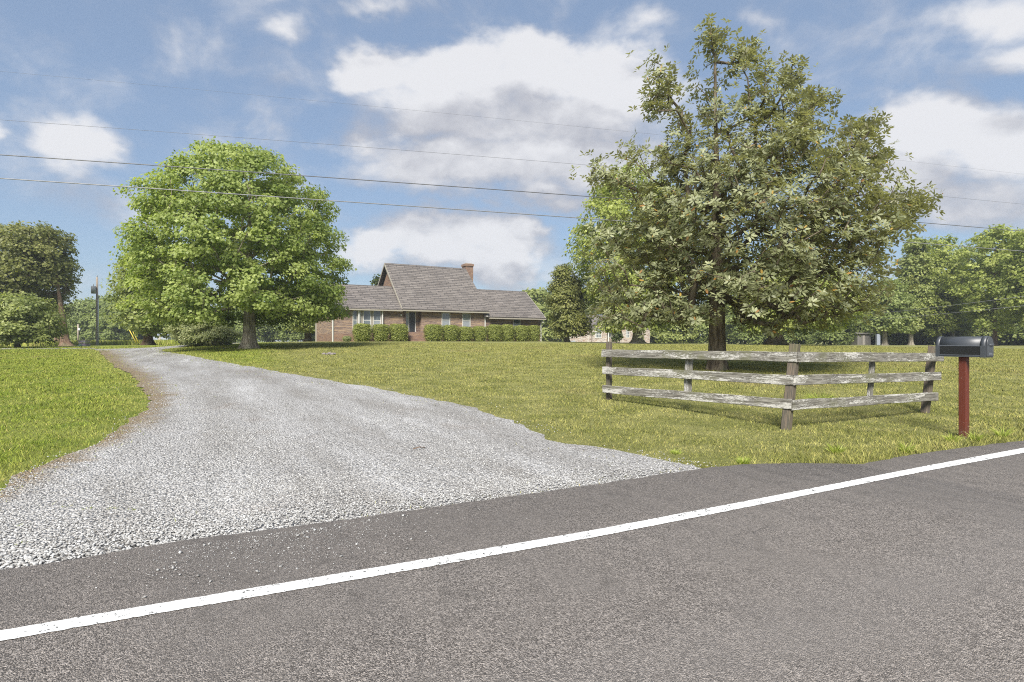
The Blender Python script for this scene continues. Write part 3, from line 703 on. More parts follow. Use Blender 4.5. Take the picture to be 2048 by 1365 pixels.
# far wood beyond the left field
fw = make_tree('field_edge_tree', 175, 688, 130, [(588,155,190),(605,140,205),(640,130,215),(670,132,212),(684,145,200)], M_farg, M_barkd, 62, n_tips=170, per=60, clump=1.5, leaf=(.5, .4), trunk_r=.25, label='distant tree in the wood beyond the tall grass field', group='trees beyond the tall grass field')
for px, Y, sc in [(-30,150,1.1),(20,140,1.0),(70,150,1.1),(110,140,1.0),(145,165,1.25),(205,128,.95),(235,122,.9),(262,135,1.1),(300,130,.95),(335,125,.85),(375,130,.9),(420,128,.85),(455,132,.9),(500,125,.8),(545,130,.8),(585,120,.75),(630,125,.8),(225,160,1.3)]:
    X = (px-1024)/F*Y
    copy_tree(fw, (X, Y, h1(X, Y)-.1), rr.uniform(0, 6.28), (sc*rr.uniform(.9, 1.2), sc*rr.uniform(.9, 1.2), sc*rr.uniform(.8, 1.05)), 'distant tree in the wood beyond the tall grass field', 'trees beyond the tall grass field')

# stump and ivy beside the left tree
p = ground(116, 692.5); V, fs = tube_np([(0, 0, -.05), (.0, 0, .12), (.03, 0, .35), (-.05, .02, .7), (-.10, .02, 1.02)], [.52, .40, .34, .32, .30], 12, 1+.12*np.random.default_rng(2).normal(0, 1, (5, 12)))
tag(mesh_np('tree_stump', V, fs, M_barkr, loc=(p[0], p[1], h1(*p))), 'brown broken stump against the ivy clad tree', 'stump')

# ------------------------------------------------------------------ shrubs
def shrub_mesh(rng, w_, d_, h_, n, leaf, boxy=3.2, body=True):
    """leafy superellipsoid, base at z=0"""
    d = norm(rng.normal(0, 1, (n, 3))); d[:, 2] = np.abs(d[:, 2])*np.where(rng.uniform(0, 1, n) < .28, -1, 1)
    e = boxy; s = (np.abs(d)**e).sum(1)**(-1/e); P = d*s[:, None]
    bumpy = 1+.05*np.sin(P[:, 0]*7+P[:, 2]*5+rng.uniform(0, 6))*np.sin(P[:, 1]*6+P[:, 0]*3)
    half = np.array([w_/2, d_/2, h_/2]); rr_ = rng.uniform(.84, 1.05, n)*bumpy
    Pw = P*rr_[:, None]*half+np.array([0, 0, h_/2]); Pw[:, 2] = np.maximum(Pw[:, 2], .02)
    N = norm(norm(P/half)*.9+np.array([0, 0, .35])+rng.normal(0, .45, (n, 3))); A = norm(rng.normal(0, 1, (n, 3))+np.array([0, 0, .5]))
    ln = leaf*rng.uniform(.7, 1.3, n); V, fs, m = leaves(rng, Pw, N, A, ln, ln*.6)
    tone = np.repeat(np.c_[np.clip(rng.normal(.5, .25, n), 0, 1), np.zeros(n), rng.uniform(0, 1, n)], m, 0)
    # inner body so that no light falls straight through
    th, ph = np.meshgrid(np.linspace(0, np.pi, 9), np.linspace(0, 2*np.pi, 14, endpoint=False), indexing='ij')
    B = np.stack([np.sin(th)*np.cos(ph), np.sin(th)*np.sin(ph), np.cos(th)], -1).reshape(-1, 3); B *= ((np.abs(B)**e).sum(1)**(-1/e))[:, None]
    Bw = B*half*.86+np.array([0, 0, h_/2]); i, j = np.meshgrid(np.arange(8), np.arange(14), indexing='ij'); j2 = (j+1) % 14
    Qb = np.stack([i*14+j, (i+1)*14+j, (i+1)*14+j2, i*14+j2], -1).reshape(-1, 4)+len(V)
    return np.vstack([V, Bw]), fs+[Qb], np.vstack([tone, np.tile([[.05, 0, 0]], (len(Bw), 1))])

# ------------------------------------------------------------------ brick house
HX0, HY0, HA = -15.6, 55.0, math.radians(30)
HB = 1.27                                            # ground level at the house
house = empty('brick_house', (HX0, HY0, HB), HA, label='brown brick house with steep grey shingle roof and chimney', cat='house')
def t_of(px, s=0.0):                                 # distance along the front for a photograph column
    r = (px-1024)/F; ca, sa = math.cos(HA), math.sin(HA)
    return (-(HX0-sa*s)+(HY0+ca*s)*r)/(ca-sa*r)
def z_of(px, py, s=0.0):
    t_ = t_of(px, s); Yd = HY0+math.sin(HA)*t_+math.cos(HA)*s; return EYE+(682.5-py)/F*Yd-HB
def b_brick(cols, band):
    def b(t):
        o = t.obj(); sp = t.node('ShaderNodeSeparateXYZ'); t.link(o, sp.inputs[0])
        cb = t.node('ShaderNodeCombineXYZ'); t.link(t.math('ADD', sp.outputs[0], sp.outputs[1]), cb.inputs[0]); t.link(sp.outputs[2], cb.inputs[1])
        br = t.node('ShaderNodeTexBrick'); t.link(cb.outputs[0], br.inputs['Vector']); br.inputs['Scale'].default_value = 1.0
        br.inputs['Brick Width'].default_value = .215; br.inputs['Row Height'].default_value = .078; br.inputs['Mortar Size'].default_value = .010
        br.inputs['Color1'].default_value = (*cols[0], 1); br.inputs['Color2'].default_value = (*cols[1], 1); br.inputs['Mortar'].default_value = (.30, .26, .22, 1)
        n = t.noise(t.scale(cb.outputs[0], (.55, 6.4, 0)), 1.0, 4, .7); n2 = t.noise(t.scale(cb.outputs[0], (.9, 7.5, 0)), 1.3, 3)
        c = t.mix(t.smooth(n, .48, .66, 0, band), br.outputs['Color'], (.42, .295, .18)); c = t.mix(t.smooth(n2, .52, .64, 0, .75), c, (.110, .080, .082))
        return principled(t, c, .9, t.bump(br.outputs['Fac'], -.6, .01), spec=.2)
    return b
M_brick = material('brick', b_brick([(.150, .092, .068), (.270, .182, .130)], .9))
M_brick2 = material('orange_brick', b_brick([(.150, .070, .040), (.22, .115, .066)], .35))
def b_shingle(t):
    o = t.obj(); sp = t.node('ShaderNodeSeparateXYZ'); t.link(o, sp.inputs[0])
    cb = t.node('ShaderNodeCombineXYZ'); t.link(t.math('ADD', sp.outputs[0], t.math('MULTIPLY', sp.outputs[1], .001)), cb.inputs[0]); t.link(t.math('MULTIPLY', sp.outputs[2], 1.0), cb.inputs[1])
    br = t.node('ShaderNodeTexBrick'); t.link(cb.outputs[0], br.inputs['Vector']); br.inputs['Scale'].default_value = 1.0
    br.inputs['Brick Width'].default_value = .9; br.inputs['Row Height'].default_value = .21; br.inputs['Mortar Size'].default_value = .03; br.offset = .37
    br.inputs['Color1'].default_value = (.120, .107, .099, 1); br.inputs['Color2'].default_value = (.185, .165, .151, 1); br.inputs['Mortar'].default_value = (.045, .042, .042, 1)
    n = t.noise(t.scale(cb.outputs[0], (.7, 6.6, 0)), 1.0, 4, .72); n2 = t.noise(o, .5, 4, .6)
    c = t.mix(t.smooth(n, .46, .66, 0, .40), br.outputs['Color'], (.26, .232, .210)); c = t.mix(t.smooth(n2, .45, .7, 0, .30), c, (.115, .104, .098))
    return principled(t, c, .92, t.bump(br.outputs['Fac'], -.8, .02), spec=.2)
M_shingle = material('shingle', b_shingle)
def plain(name, col, rough=.6, spec=.4, var=.12, sc=6.0, metal=0.0):
    def b(t):
        n = t.noise(t.obj(), sc, 4, .6); c = t.mix(n, tuple(x*(1-var) for x in col), tuple(min(1, x*(1+var)) for x in col))
        return principled(t, c, rough, spec=spec, metal=metal)
    return material(name, b)
M_trim = plain('white_trim', (.56, .55, .51), .55)
M_beige = plain('beige_trim', (.30, .275, .225), .6)
M_soffit = plain('soffit', (.40, .36, .28), .7)
M_fascia = plain('fascia', (.36, .33, .30), .7)
M_door = plain('dark_door', (.032, .036, .042), .35)
def b_glass(t):
    o = t.obj(); n = t.noise(o, 1.4, 3, .5); c = t.mix(t.smooth(n, .4, .6), (.05, .06, .065), (.13, .15, .16))
    return principled(t, c, .06, spec=1.0)
M_glass = material('window_glass', b_glass)
M_blind = plain('white_blind', (.25, .27, .29), .3, .9, .15, 20)
TL, TR, TM0, TM1 = t_of(666), 22.1, 5.35, 14.55
# walls
box('wall', TL, TM0+.2, 0, 8.0, -.3, 3.30, M_brick, house)                       # left wing
D0, D1 = t_of(806), t_of(843)
box('wall', TM0+.203, D0, .0, 10.6, -.3, 3.28, M_brick, house)
box('wall', D0+.003, D1-.003, .75, 10.59, -.3, 3.27, M_brick, house)             # recessed entry
box('wall', D1, TM1, .002, 10.6, -.3, 3.28, M_brick, house)
box('wall', TM1+.003, TR-.3, .004, 8.0, -.3, 2.80, M_brick, house)               # right wing
prism('gable_wall', [(TM0+.12, -.05, 3.1), (TM0+.12, 10.65, 3.1), (TM0+.12, 5.4, 8.05)], (.2, 0, 0), M_brick2, house)
prism('gable_wall', [(TM1-.1, -.05, 3.1), (TM1-.1, 10.65, 3.1), (TM1-.1, 5.4, 8.05)], (-.2, 0, 0), M_brick2, house)
prism('gable_wall', [(TR-.5, .0, 2.7), (TR-.5, 8.0, 2.7), (TR-.5, 4.0, 5.75)], (.19, 0, 0), M_brick, house)
prism('gable_wall', [(TL+.02, .0, 3.2), (TL+.02, 8.0, 3.2), (TL+.02, 4.0, 5.55)], (.19, 0, 0), M_brick, house)
box('foundation', TL-.02, D0-.01, -.025, 8.02, -.3, .80, M_brick2, house); box('foundation', D1+.01, TR-.28, -.025, 8.02, -.3, .80, M_brick2, house)
# roofs: slope sheets with thickness
def slope(name, e0, e1, r1, r0, mat, th=.12):
    n = (Vector(e1)-Vector(e0)).cross(Vector(r0)-Vector(e0)).normalized()
    if n.z < 0: n = -n
    return prism(name, [e0, e1, r1, r0], -n*th, mat, house)
zW, zE = 5.90, 3.24     # wing ridge, eave
slope('roof', (TL-.35, -.48, zE), (TM0+.1, -.48, zE), (TM0+.1, 4, zW), (TL-.35, 4, zW), M_shingle)
slope('roof', (TL-.35, 8.48, zE), (TM0+.1, 8.48, zE), (TM0+.1, 4, zW), (TL-.35, 4, zW), M_shingle)
zM = 8.58
slope('roof', (TM0-.3, -.52, 3.30), (TM1+.3, -.52, 3.30), (TM1+.3, 5.4, zM), (TM0-.3, 5.4, zM), M_shingle, .14)
slope('roof', (TM0-.3, 11.32, 3.30), (TM1+.3, 11.32, 3.30), (TM1+.3, 5.4, zM), (TM0-.3, 5.4, zM), M_shingle, .14)
slope('roof', (TM1-.2, -.55, 2.72), (TR+.1, -.55, 2.72), (TR+.1, 4, 6.08), (TM1-.2, 4, 6.08), M_shingle)
slope('roof', (TM1-.2, 8.55, 2.72), (TR+.1, 8.55, 2.72), (TR+.1, 4, 6.08), (TM1-.2, 4, 6.08), M_shingle)
for a_, b_, s_, z_ in ((TL-.35, TM0+.1, 4, zW), (TM0-.3, TM1+.3, 5.4, zM), (TM1+.3, TR+.1, 4, 6.08)):
    prism('ridge_cap', [(a_+.01, s_-.16, z_-.10), (a_+.01, s_, z_+.05), (a_+.01, s_+.16, z_-.10)], (b_-a_-.02, 0, 0), M_shingle, house)
# gutters, soffit, rake boards, downspouts
for a_, b_, s_, z_ in ((TL-.3, TM0-.32, -.60, 3.05), (TM0-.3, TM1+.28, -.64, 3.09), (TM1+.31, TR+.08, -.67, 2.50)):
    box('gutter', a_, b_, s_, s_+.11, z_, z_+.13, M_beige, house)
    box('soffit', a_+.02, b_-.02, s_+.12, -.01 if a_ < 14 else -.012, z_+.02, z_+.06, M_soffit, house)
def rake(x, s0, z0, s1, z1):
    d = Vector((0, s1-s0, z1-z0)).normalized(); up_ = Vector((0, -d.z, d.y))
    if up_.z < 0: up_ = -up_
    a_, b_ = Vector((x, s0, z0)), Vector((x, s1, z1))
    prism('rake_board', [a_-up_*.19, b_-up_*.19, b_+up_*.012, a_+up_*.012], (-.05, 0, 0), M_beige if x < 10 else M_fascia, house)
rake(TM0-.302, -.5, 3.30, 5.4, zM); rake(TM0-.302, 11.3, 3.30, 5.4, zM); rake(TL-.352, -.46, zE, 4, zW); rake(TL-.352, 8.46, zE, 4, zW); rake(TR+.152, -.53, 2.72, 4, 6.08)
for x_, z_ in ((TL-.05, 3.08), (TM1+.02, 3.08), (TR-.28, 2.55)):
    bm = bmesh.new(); box_bm(bm, x_-.05, x_+.05, -.13, -.04, -.2, z_-.35); box_bm(bm, x_-.045, x_+.045, -.60, -.05, z_-.35, z_-.25); bm_obj('downspout', bm, M_trim, house)
box('corner_board', TL-.09, TL-.01, 7.6, 8.03, -.2, 3.0, M_beige, house)
# chimney
ch = box('chimney', 15.2, 16.15, 6.1, 7.2, 2.0, 9.05, M_brick2, house)
box('chimney_cap', 15.12, 16.23, 6.02, 7.28, 9.05, 9.32, M_brick2, ch)
box('chimney_cap', 15.3, 16.05, 6.2, 7.1, 9.32, 9.42, M_fascia, ch)
# windows
def window(x0, x1, z0, z1, y=-.0, fw=.07, rail=True, blind=.5, mat=None):
    bm = bmesh.new(); y0, y1 = y-.06, y+.03
    box_bm(bm, x0, x0+fw, y0, y1, z0, z1); box_bm(bm, x1-fw, x1, y0, y1, z0, z1); box_bm(bm, x0+fw, x1-fw, y0, y1, z1-fw, z1); box_bm(bm, x0+fw, x1-fw, y0, y1, z0, z0+fw)
    zm = (z0+z1)/2
    if rail: box_bm(bm, x0+fw, x1-fw, y0+.015, y1, zm-.03, zm+.03)
    f = bm_obj('window', bm, mat or M_trim, house)
    box('pane', x0+fw, x1-fw, y-.020, y+.02, zm+.03, z1-fw, M_glass, f); box('pane', x0+fw, x1-fw, y-.022, y+.02, z0+fw, zm-.03, M_blind if blind else M_glass, f)
    box('sill', x0-.05, x1+.05, y-.10, y+.02, z0-.09, z0-.003, M_trim if mat is None else mat, f)
    return f
zt = z_of(730, 621); zb_ = z_of(730, 661)
for a_, b_, bl in ((705, 714.5, 0), (718, 721.5, 0), (726, 741.5, 0), (746.5, 761.5, 1)): window(t_of(a_), t_of(b_), zb_, zt, blind=bl, fw=.06)
box('mullion', t_of(721.6), t_of(725.9), -.05, .02, zb_, zt, M_beige, house); box('mullion', t_of(741.6), t_of(746.4), -.05, .02, zb_, zt, M_beige, house)
for a_ in (716.2, 763.2): box('post', t_of(a_)-.06, t_of(a_)+.06, -.30, -.18, .0, 3.06, M_trim, house)
for (a_, b_, y0_, y1_) in ((883, 900, 625.5, 655), (924.5, 940.5, 627, 657), (1026.5, 1040.5, 638, 658)):
    window(t_of(a_), t_of(b_), z_of(a_, y1_), z_of(a_, y0_), blind=1)
# entry
ent = .75; dz0, dz1 = z_of(818, 664), z_of(818, 624)
x0, x1 = t_of(808.5, ent), t_of(829.5, ent)
bm = bmesh.new(); box_bm(bm, x0-.09, x0, ent-.08, ent+.02, dz0, dz1+.09); box_bm(bm, x1, x1+.09, ent-.08, ent+.02, dz0, dz1+.09); box_bm(bm, x0, x1, ent-.08, ent+.02, dz1, dz1+.09)
fr_ = bm_obj('door_frame', bm, M_trim, house)
xm = x0+(x1-x0)*.45
sd_ = box('storm_door', x0+.005, xm, ent-.05, ent-.01, dz0+.01, dz1-.005, M_trim, house); box('pane', x0+.08, xm-.07, ent-.065, ent-.052, dz0+.55, dz1-.1, M_blind, sd_)
dr_ = box('door', xm+.004, x1-.005, ent-.045, ent-.005, dz0+.01, dz1-.005, M_door, house); box('handle', xm+.05, xm+.10, ent-.10, ent-.047, dz0+.95, dz0+1.05, M_fascia, dr_)
stp = house
st = M_brick2
box('step', D0+.25, D1-.01, -.35, .74, -.2, dz0-.02, st, house)
for i in range(4): box('step', D0+.26, D1+.35, -.35-.3*(i+1), -.353-.3*i, -.2, (dz0-.02)*(1-(i+1)/5), st, house)
lamp = box('porch_lamp', t_of(801.5)-.07, t_of(801.5)+.07, -.16, -.002, 2.62, 2.80, M_trim, house, .02)

# clipped shrubs along the front
M_all = {}
bx = [(355,500,615),(512,645,620),(650,800,617),(940,1082,622),(1085,1215,625),(1218,1330,640),(1335,1440,635),(1452,1567,622),(1567,1667,622),(1675,1787,628),(1790,1877,628)]
names = ['clipped box shrub farthest to the left, under the picture window','clipped box shrub in the middle of the three left of the door','clipped box shrub immediately left of the front steps','clipped box shrub immediately right of the front steps',
 'second clipped box shrub right of the front steps','third clipped box shrub right of the steps, lower topped','fourth clipped box shrub right of the steps, at the downspout','fifth clipped box shrub right of the steps, first on the low wing','sixth clipped box shrub right of the steps, below the wing window left edge','seventh clipped box shrub right of the steps, below the wing window','clipped box shrub farthest to the right along the house front']
Hm = Matrix.Translation((HX0, HY0, HB)) @ Matrix.Rotation(HA, 4, 'Z')
for i, (a_, b_, tp_) in enumerate(bx):
    pa, pb, py_ = 620+a_/4.096, 620+b_/4.096, 500+tp_/4.096
    s_ = -1.55; ta, tb = t_of(pa, s_), t_of(pb, s_); hh = z_of((pa+pb)/2, py_, s_)
    rng = np.random.default_rng(100+i); wd_ = (tb-ta)*.92
    V, fs, tone = shrub_mesh(rng, wd_, min(1.35, wd_), hh+.05, 3800, .115, 5.5)
    p = Hm @ Vector(((ta+tb)/2, s_, 0)); gz = h1(p.x, p.y)-.03
    o = mesh_np('clipped_shrub', V, fs, M_hedge, attrs={'tone': tone}, loc=(p.x, p.y, gz)); o.rotation_euler = (0, 0, HA)
    tag(o, names[i], 'shrub', 'clipped shrubs along the house front')
p = Hm @ Vector((t_of(694, -1.0), -1.0, 0)); V, fs, tone = shrub_mesh(np.random.default_rng(7), .85, .8, .55, 900, .09, 2.2)
tag(mesh_np('young_shrub', V, fs, M_vib, attrs={'tone': tone}, loc=(p.x, p.y, h1(p.x, p.y)-.02)), 'small loose pale shrub near the left corner of the house front', 'shrub')

# big viburnum beside the drive
make_tree('viburnum_bush', 402, 692, 43, [(641,370,440),(650,340,470),(662,332,484),(675,335,484),(684,345,478),(689,370,450)], M_vib, M_barkd, 70, n_tips=330, per=60, clump=.42, leaf=(.15, .10), trunk_r=.12, top=.5, depth=.9,
          label='wide rounded pale green bush on the far bank of the drive behind the maple', cat='bush', flat_=.5, flare=.3)

# ------------------------------------------------------------------ stone house far behind
SY = 120.0; sX = lambda px: (px-1024)/F*SY
SB = EYE+(682.5-687)/F*SY
stone = empty('stone_house', (0, SY, SB), label='grey and tan stone house with arched windows behind the trees', cat='house')
def b_stone(t):
    o = t.obj(); v = t.node('ShaderNodeTexVoronoi'); v.inputs['Scale'].default_value = 2.6; t.link(t.scale(o, (1, 1, 1.7)), v.inputs['Vector'])
    e = t.node('ShaderNodeTexVoronoi', feature='DISTANCE_TO_EDGE'); e.inputs['Scale'].default_value = 2.6; t.link(t.scale(o, (1, 1, 1.7)), e.inputs['Vector'])
    s = t.node('ShaderNodeSeparateColor'); t.link(v.outputs['Color'], s.inputs[0])
    c = t.mix(s.outputs[0], (.20, .145, .115), (.46, .41, .36)); c = t.mix(t.smooth(s.outputs[1], .6, .9, 0, .7), c, (.30, .20, .13))
    c = t.mix(t.smooth(e.outputs['Distance'], .02, .09, .8, 0), c, (.42, .40, .37))
    return principled(t, c, .9, t.bump(e.outputs['Distance'], .6, .05), spec=.2)
M_stone = material('fieldstone', b_stone)
box('wall', sX(1141), sX(1300), 0, 9, -.5, 3.0, M_stone, stone)
def gable(pxa, pxb, peak, y0, eave=2.9):
    a_, b_ = sX(pxa), sX(pxb); m_ = (a_+b_)/2
    prism('gable_wall', [(a_, y0, -.5), (b_, y0, -.5), (b_, y0, eave), (m_, y0, peak), (a_, y0, eave)], (0, 2.0, 0), M_stone, stone)
    for sgn, q in ((1, a_), (-1, b_)):
        prism('roof', [(q-sgn*.3, y0-.3, eave-.28), (m_, y0-.3, peak+.02), (m_, y0-.3, peak+.16), (q-sgn*.3, y0-.3, eave-.12)], (0, 4.5, 0), M_shingle, stone)
gable(1183, 1212, 4.6, -1.2); gable(1238, 1265, 4.9, -.9)
prism('roof', [(sX(1139), -.4, 2.85), (sX(1302), -.4, 2.85), (sX(1290), 4.5, 6.0), (sX(1150), 4.5, 6.0)], (0, 0, .15), M_shingle, stone)
prism('roof', [(sX(1139), 9.4, 2.85), (sX(1302), 9.4, 2.85), (sX(1290), 4.5, 6.0), (sX(1150), 4.5, 6.0)], (0, 0, .15), M_shingle, stone)
def s_window(pxa, pxb, z0, z1, y, arch=True, cols=4):
    a_, b_ = sX(pxa), sX(pxb); bm = bmesh.new(); f_ = .11
    box_bm(bm, a_, a_+f_, y-.08, y+.01, z0, z1); box_bm(bm, b_-f_, b_, y-.08, y+.01, z0, z1); box_bm(bm, a_+f_, b_-f_, y-.08, y+.01, z0, z0+f_); box_bm(bm, a_+f_, b_-f_, y-.08, y+.01, z1-f_, z1)
    for i in range(1, cols): q = a_+(b_-a_)*i/cols; box_bm(bm, q-.03, q+.03, y-.07, y+.01, z0+f_, z1-f_)
    box_bm(bm, a_+f_, b_-f_, y-.065, y+.01, (z0+z1)/2-.03, (z0+z1)/2+.03)
    fo = bm_obj('window', bm, M_trim, stone); box('pane', a_+f_, b_-f_, y-.04, y-.01, z0+f_, z1-f_, M_glass, fo)
    if arch:
        m_, r_ = (a_+b_)/2, (b_-a_)/2; bm = bmesh.new(); pts = [bm.verts.new((m_+r_*math.cos(q), y-.05, z1+.01+r_*.85*math.sin(q))) for q in np.linspace(0, math.pi, 13)]
        bm.faces.new(pts); r2 = bmesh.ops.extrude_face_region(bm, geom=bm.faces[:]); bmesh.ops.translate(bm, verts=[v for v in r2['geom'] if isinstance(v, bmesh.types.BMVert)], vec=(0, .05, 0)); bm_obj('pane', bm, M_glass, fo)
        V_, f2 = tube_np([(m_+r_*math.cos(q), y-.06, z1+.01+r_*.85*math.sin(q)) for q in np.linspace(0, math.pi, 15)], np.full(15, .06), 6); mesh_np('arch_trim', V_, f2, M_trim, fo)
s_window(1188.5, 1201, 1.1, 2.5, -1.2); s_window(1250, 1257, 1.2, 2.45, -.9, True, 2); s_window(1217, 1223, 1.2, 2.6, 0, False, 2)
box('porch_roof', sX(1212), sX(1238), -1.6, 0, 2.95, 3.15, M_trim, stone); box('post', sX(1214.5)-.09, sX(1214.5)+.09, -1.5, -1.32, -.5, 2.95, M_trim, stone)
box('post', sX(1287), sX(1298), -.55, -.003, -.5, 2.75, M_stone, stone)
box('downspout', sX(1176)-.06, sX(1176)+.06, -.12, -.01, -.4, 2.0, M_trim, stone)
box('heat_pump', sX(1141.5), sX(1149.5), -1.1, -.3, -.3, .55, plain('grey_metal', (.30, .33, .36), .5), stone)
p_ = (sX(1129), 110); tag(box('garden_post', p_[0]-.18, p_[0]+.18, 109.8, 110.2, h1(*p_)-.2, h1(*p_)+2.5, M_trim), 'pale upright post between the olive tree and the brick house', 'post')
make_tree('ornamental_shrub', 1233, 687, 85, [(652,1228,1240),(662,1222,1246),(672,1220,1247),(682,1222,1244)], M_deep, M_barkd, 71, n_tips=60, per=40, clump=.45, leaf=(.22, .16), trunk_r=.06, top=.6, label='small dark upright shrub in front of the stone house door', cat='shrub')

# ------------------------------------------------------------------ far small buildings
def shed(name, pxa, pxb, pye, pyb, pyr, Y, wallm, roofm, label, dep=6.0):
    a_, b_ = (pxa-1024)/F*Y, (pxb-1024)/F*Y; X = (a_+b_)/2; g0 = EYE+(682.5-pyb)/F*Y; e_ = EYE+(682.5-pye)/F*Y-g0; r_ = EYE+(682.5-pyr)/F*Y-g0
    o = empty(name, (X, Y, g0), label=label, cat='building'); hw = (b_-a_)/2
    bm = bmesh.new(); box_bm(bm, -hw, hw, 0, dep, -1.2, e_); bm_obj('wall', bm, wallm, o)
    for y0, y1 in ((-.3, dep/2), (dep+.3, dep/2)):
        prism('roof', [(-hw-.3, y0, e_-.05), (hw+.3, y0, e_-.05), (hw+.3, y1, r_), (-hw-.3, y1, r_)], (0, 0, .12), roofm, o)
    box('door', -hw*.25, hw*.1, -.05, -.003, -.2, min(2.0, e_*.85), M_fascia, o)
    return o
M_met = plain('pale_metal', (.55, .56, .58), .5); M_bmet = plain('blue_grey_metal', (.30, .33, .40), .5); M_dk = plain('weathered_grey_board', (.17, .16, .15), .8)
shed('white_shed', 41, 62, 675, 685, 669, 110, M_met, M_met, 'white gabled shed seen behind the small round tree')
shed('metal_barn', 305, 335, 671, 684, 668, 105, M_bmet, M_bmet, 'blue grey metal barn beside the bush behind the maple')
shed('grey_shed', 1715, 1742, 668, 689, 662, 96, M_dk, M_dk, 'low grey shed under the trees right of the magnolia')
Yv = 104
for i, (pxa, pxb, lab) in enumerate([(1998, 2014, 'white parked trailer just right of the mailbox'), (2020, 2034, 'white parked car between the trailer and the photo edge'), (2040, 2062, 'white parked car cut by the right edge of the photo')]):
    a_, b_ = (pxa-1024)/F*Yv, (pxb-1024)/F*Yv; X = (a_+b_)/2; L_ = (b_-a_)/2; g0 = h1(X, Yv)
    c = empty('parked_trailer' if i == 0 else 'parked_car', (X, Yv, g0), label=lab, cat='trailer' if i == 0 else 'car')
    prof = [(-L_, .25), (L_, .25), (L_, 1.0), (L_*.6, 1.05), (L_*.35, 1.45), (-L_*.45, 1.45), (-L_*.75, 1.0), (-L_, .9)] if i else [(-L_, .4), (L_, .4), (L_, 1.5), (-L_, 1.5)]
    prism('body', [(x, 0, z) for x, z in prof], (0, 1.7, 0), M_trim, c)
    if i: prism('side_window', [(-L_*.62, -.01, 1.03), (L_*.48, -.01, 1.03), (L_*.30, -.01, 1.38), (-L_*.42, -.01, 1.38)], (0, -.01, 0), M_glass, c)
    for sx_ in (-.6, .6): tube('wheel', [(L_*sx_, -.03, .3), (L_*sx_, .18, .3)], .3, M_door, c, 14)
p_ = ((1756-1024)/F*90, 90); tag(box('utility_cabinet', p_[0]-.25, p_[0]+.25, 89.8, 90.2, h1(*p_)-.1, h1(*p_)+1.75, M_bmet), 'tall narrow grey cabinet at the wood edge left of the fence end post', 'cabinet')

# ------------------------------------------------------------------ utility poles and wires
def b_pole(t):
    n = t.noise(t.scale(t.obj(), (9, 9, .8)), 2, 5, .6); return principled(t, t.mix(n, (.22, .17, .13), (.46, .40, .34)), .9, spec=.2)
M_pole = material('pole_wood', b_pole); M_grey = plain('grey_steel', (.28, .30, .31), .45); M_wire = plain('wire', (.10, .10, .11), .4, .6); M_wirel = plain('pale_wire', (.20, .20, .21), .4, .6); M_yel = plain('yellow_plastic', (.62, .48, .06), .5)
PY = 66.0; pX = (194-1024)/F*PY; pz = h1(pX, PY); ptop = W(194, 555, PY)[2]-pz
pole = empty('utility_pole', (pX, PY, pz), label='weathered wooden utility pole with grey transformer at the end of the drive', cat='pole')
V, fs = tube_np([(0, 0, -.3), (0, 0, ptop*.5), (0, 0, ptop)], [.135, .12, .10], 12); mesh_np('shaft', V, fs, M_pole, pole)
zt_ = W(194, 588, PY)[2]-pz; bm = bmesh.new(); r_ = bmesh.ops.create_cone(bm, cap_ends=True, segments=16, radius1=.24, radius2=.24, depth=.85); bmesh.ops.translate(bm, verts=r_['verts'], vec=(-.16, -.36, zt_+.42)); tr_ = bm_obj('transformer', bm, M_grey, pole, True)
V, fs = tube_np([(-.16, -.36, zt_+.85), (-.16, -.36, zt_+1.12)], [.05, .035], 8); mesh_np('bushing', V, fs, M_grey, tr_)
box('cutout_bracket', -.10, .55, -.06, .0, zt_+.98, zt_+1.05, M_grey, pole); tube('insulator', [(0, 0, ptop), (0, 0, ptop+.22)], .05, M_grey, pole)
tube('conduit', [(.20, -.10, 0), (.20, -.10, zt_-.6)], .06, M_met, pole); box('meter_box', .10, .36, -.22, -.12, zt_-.55, zt_-.25, M_grey, pole)
for k, (a_, b_) in enumerate((((259, 661), (272, 683)), ((263, 659), (277, 683)))):
    tag(tube('guy_wire_guard', [W(*a_, 62), W(*b_, 62)-np.array([0, 0, .15])], .04, M_yel), ['yellow guy wire guard leaning beside the drive, the lower of the pair', 'yellow guy wire guard leaning beside the drive, the taller of the pair'][k], 'guy wire')
p2 = W(156, 684, 95); sp_ = empty('service_pole', (p2[0], 95, p2[2]-.2), label='short wooden pole with meter box beyond the stone pillar', cat='pole'); hh = W(156, 649, 95)[2]-p2[2]+.2
tube('shaft', [(0, 0, -.2), (0, 0, hh)], .11, M_pole, sp_); box('meter_box', .1, .42, -.2, .0, hh*.68, hh*.80, M_met, sp_)
def wire(a, b, sag, r, mat, label, ext=.35):
    a, b = np.array(a), np.array(b); d = b-a; a2, b2 = a-d*ext, b+d*ext; n = 60; t_ = np.linspace(0, 1, n)
    P = a2+(b2-a2)*t_[:, None]; s = (t_*(1+2*ext)-ext); P[:, 2] += -sag*4*s*(1-s)
    tag(tube('overhead_wire', P, r, mat, sides=6), label, 'wire', 'overhead power lines')
def wire_px(y0, ym, y1, hgt, r, mat, label):
    Ya, Yb = hgt*F/(682.5-y0), hgt*F/(682.5-y1); a, b = W(0, y0, Ya), W(2048, y1, Yb)
    # sag from the mid pixel
    s = .5; best = 0
    X = lambda q: a+(b-a)*q
    q = np.linspace(0, 1, 400); pts = a+(b-a)*q[:, None]; pxs = 1024+F*pts[:, 0]/pts[:, 1]; k_ = np.argmin(abs(pxs-1024)); zz = EYE+(682.5-ym)/F*pts[k_, 1]
    sag = (pts[k_, 2]-zz)/(4*q[k_]*(1-q[k_])); wire(a, b, sag, r, mat, label)
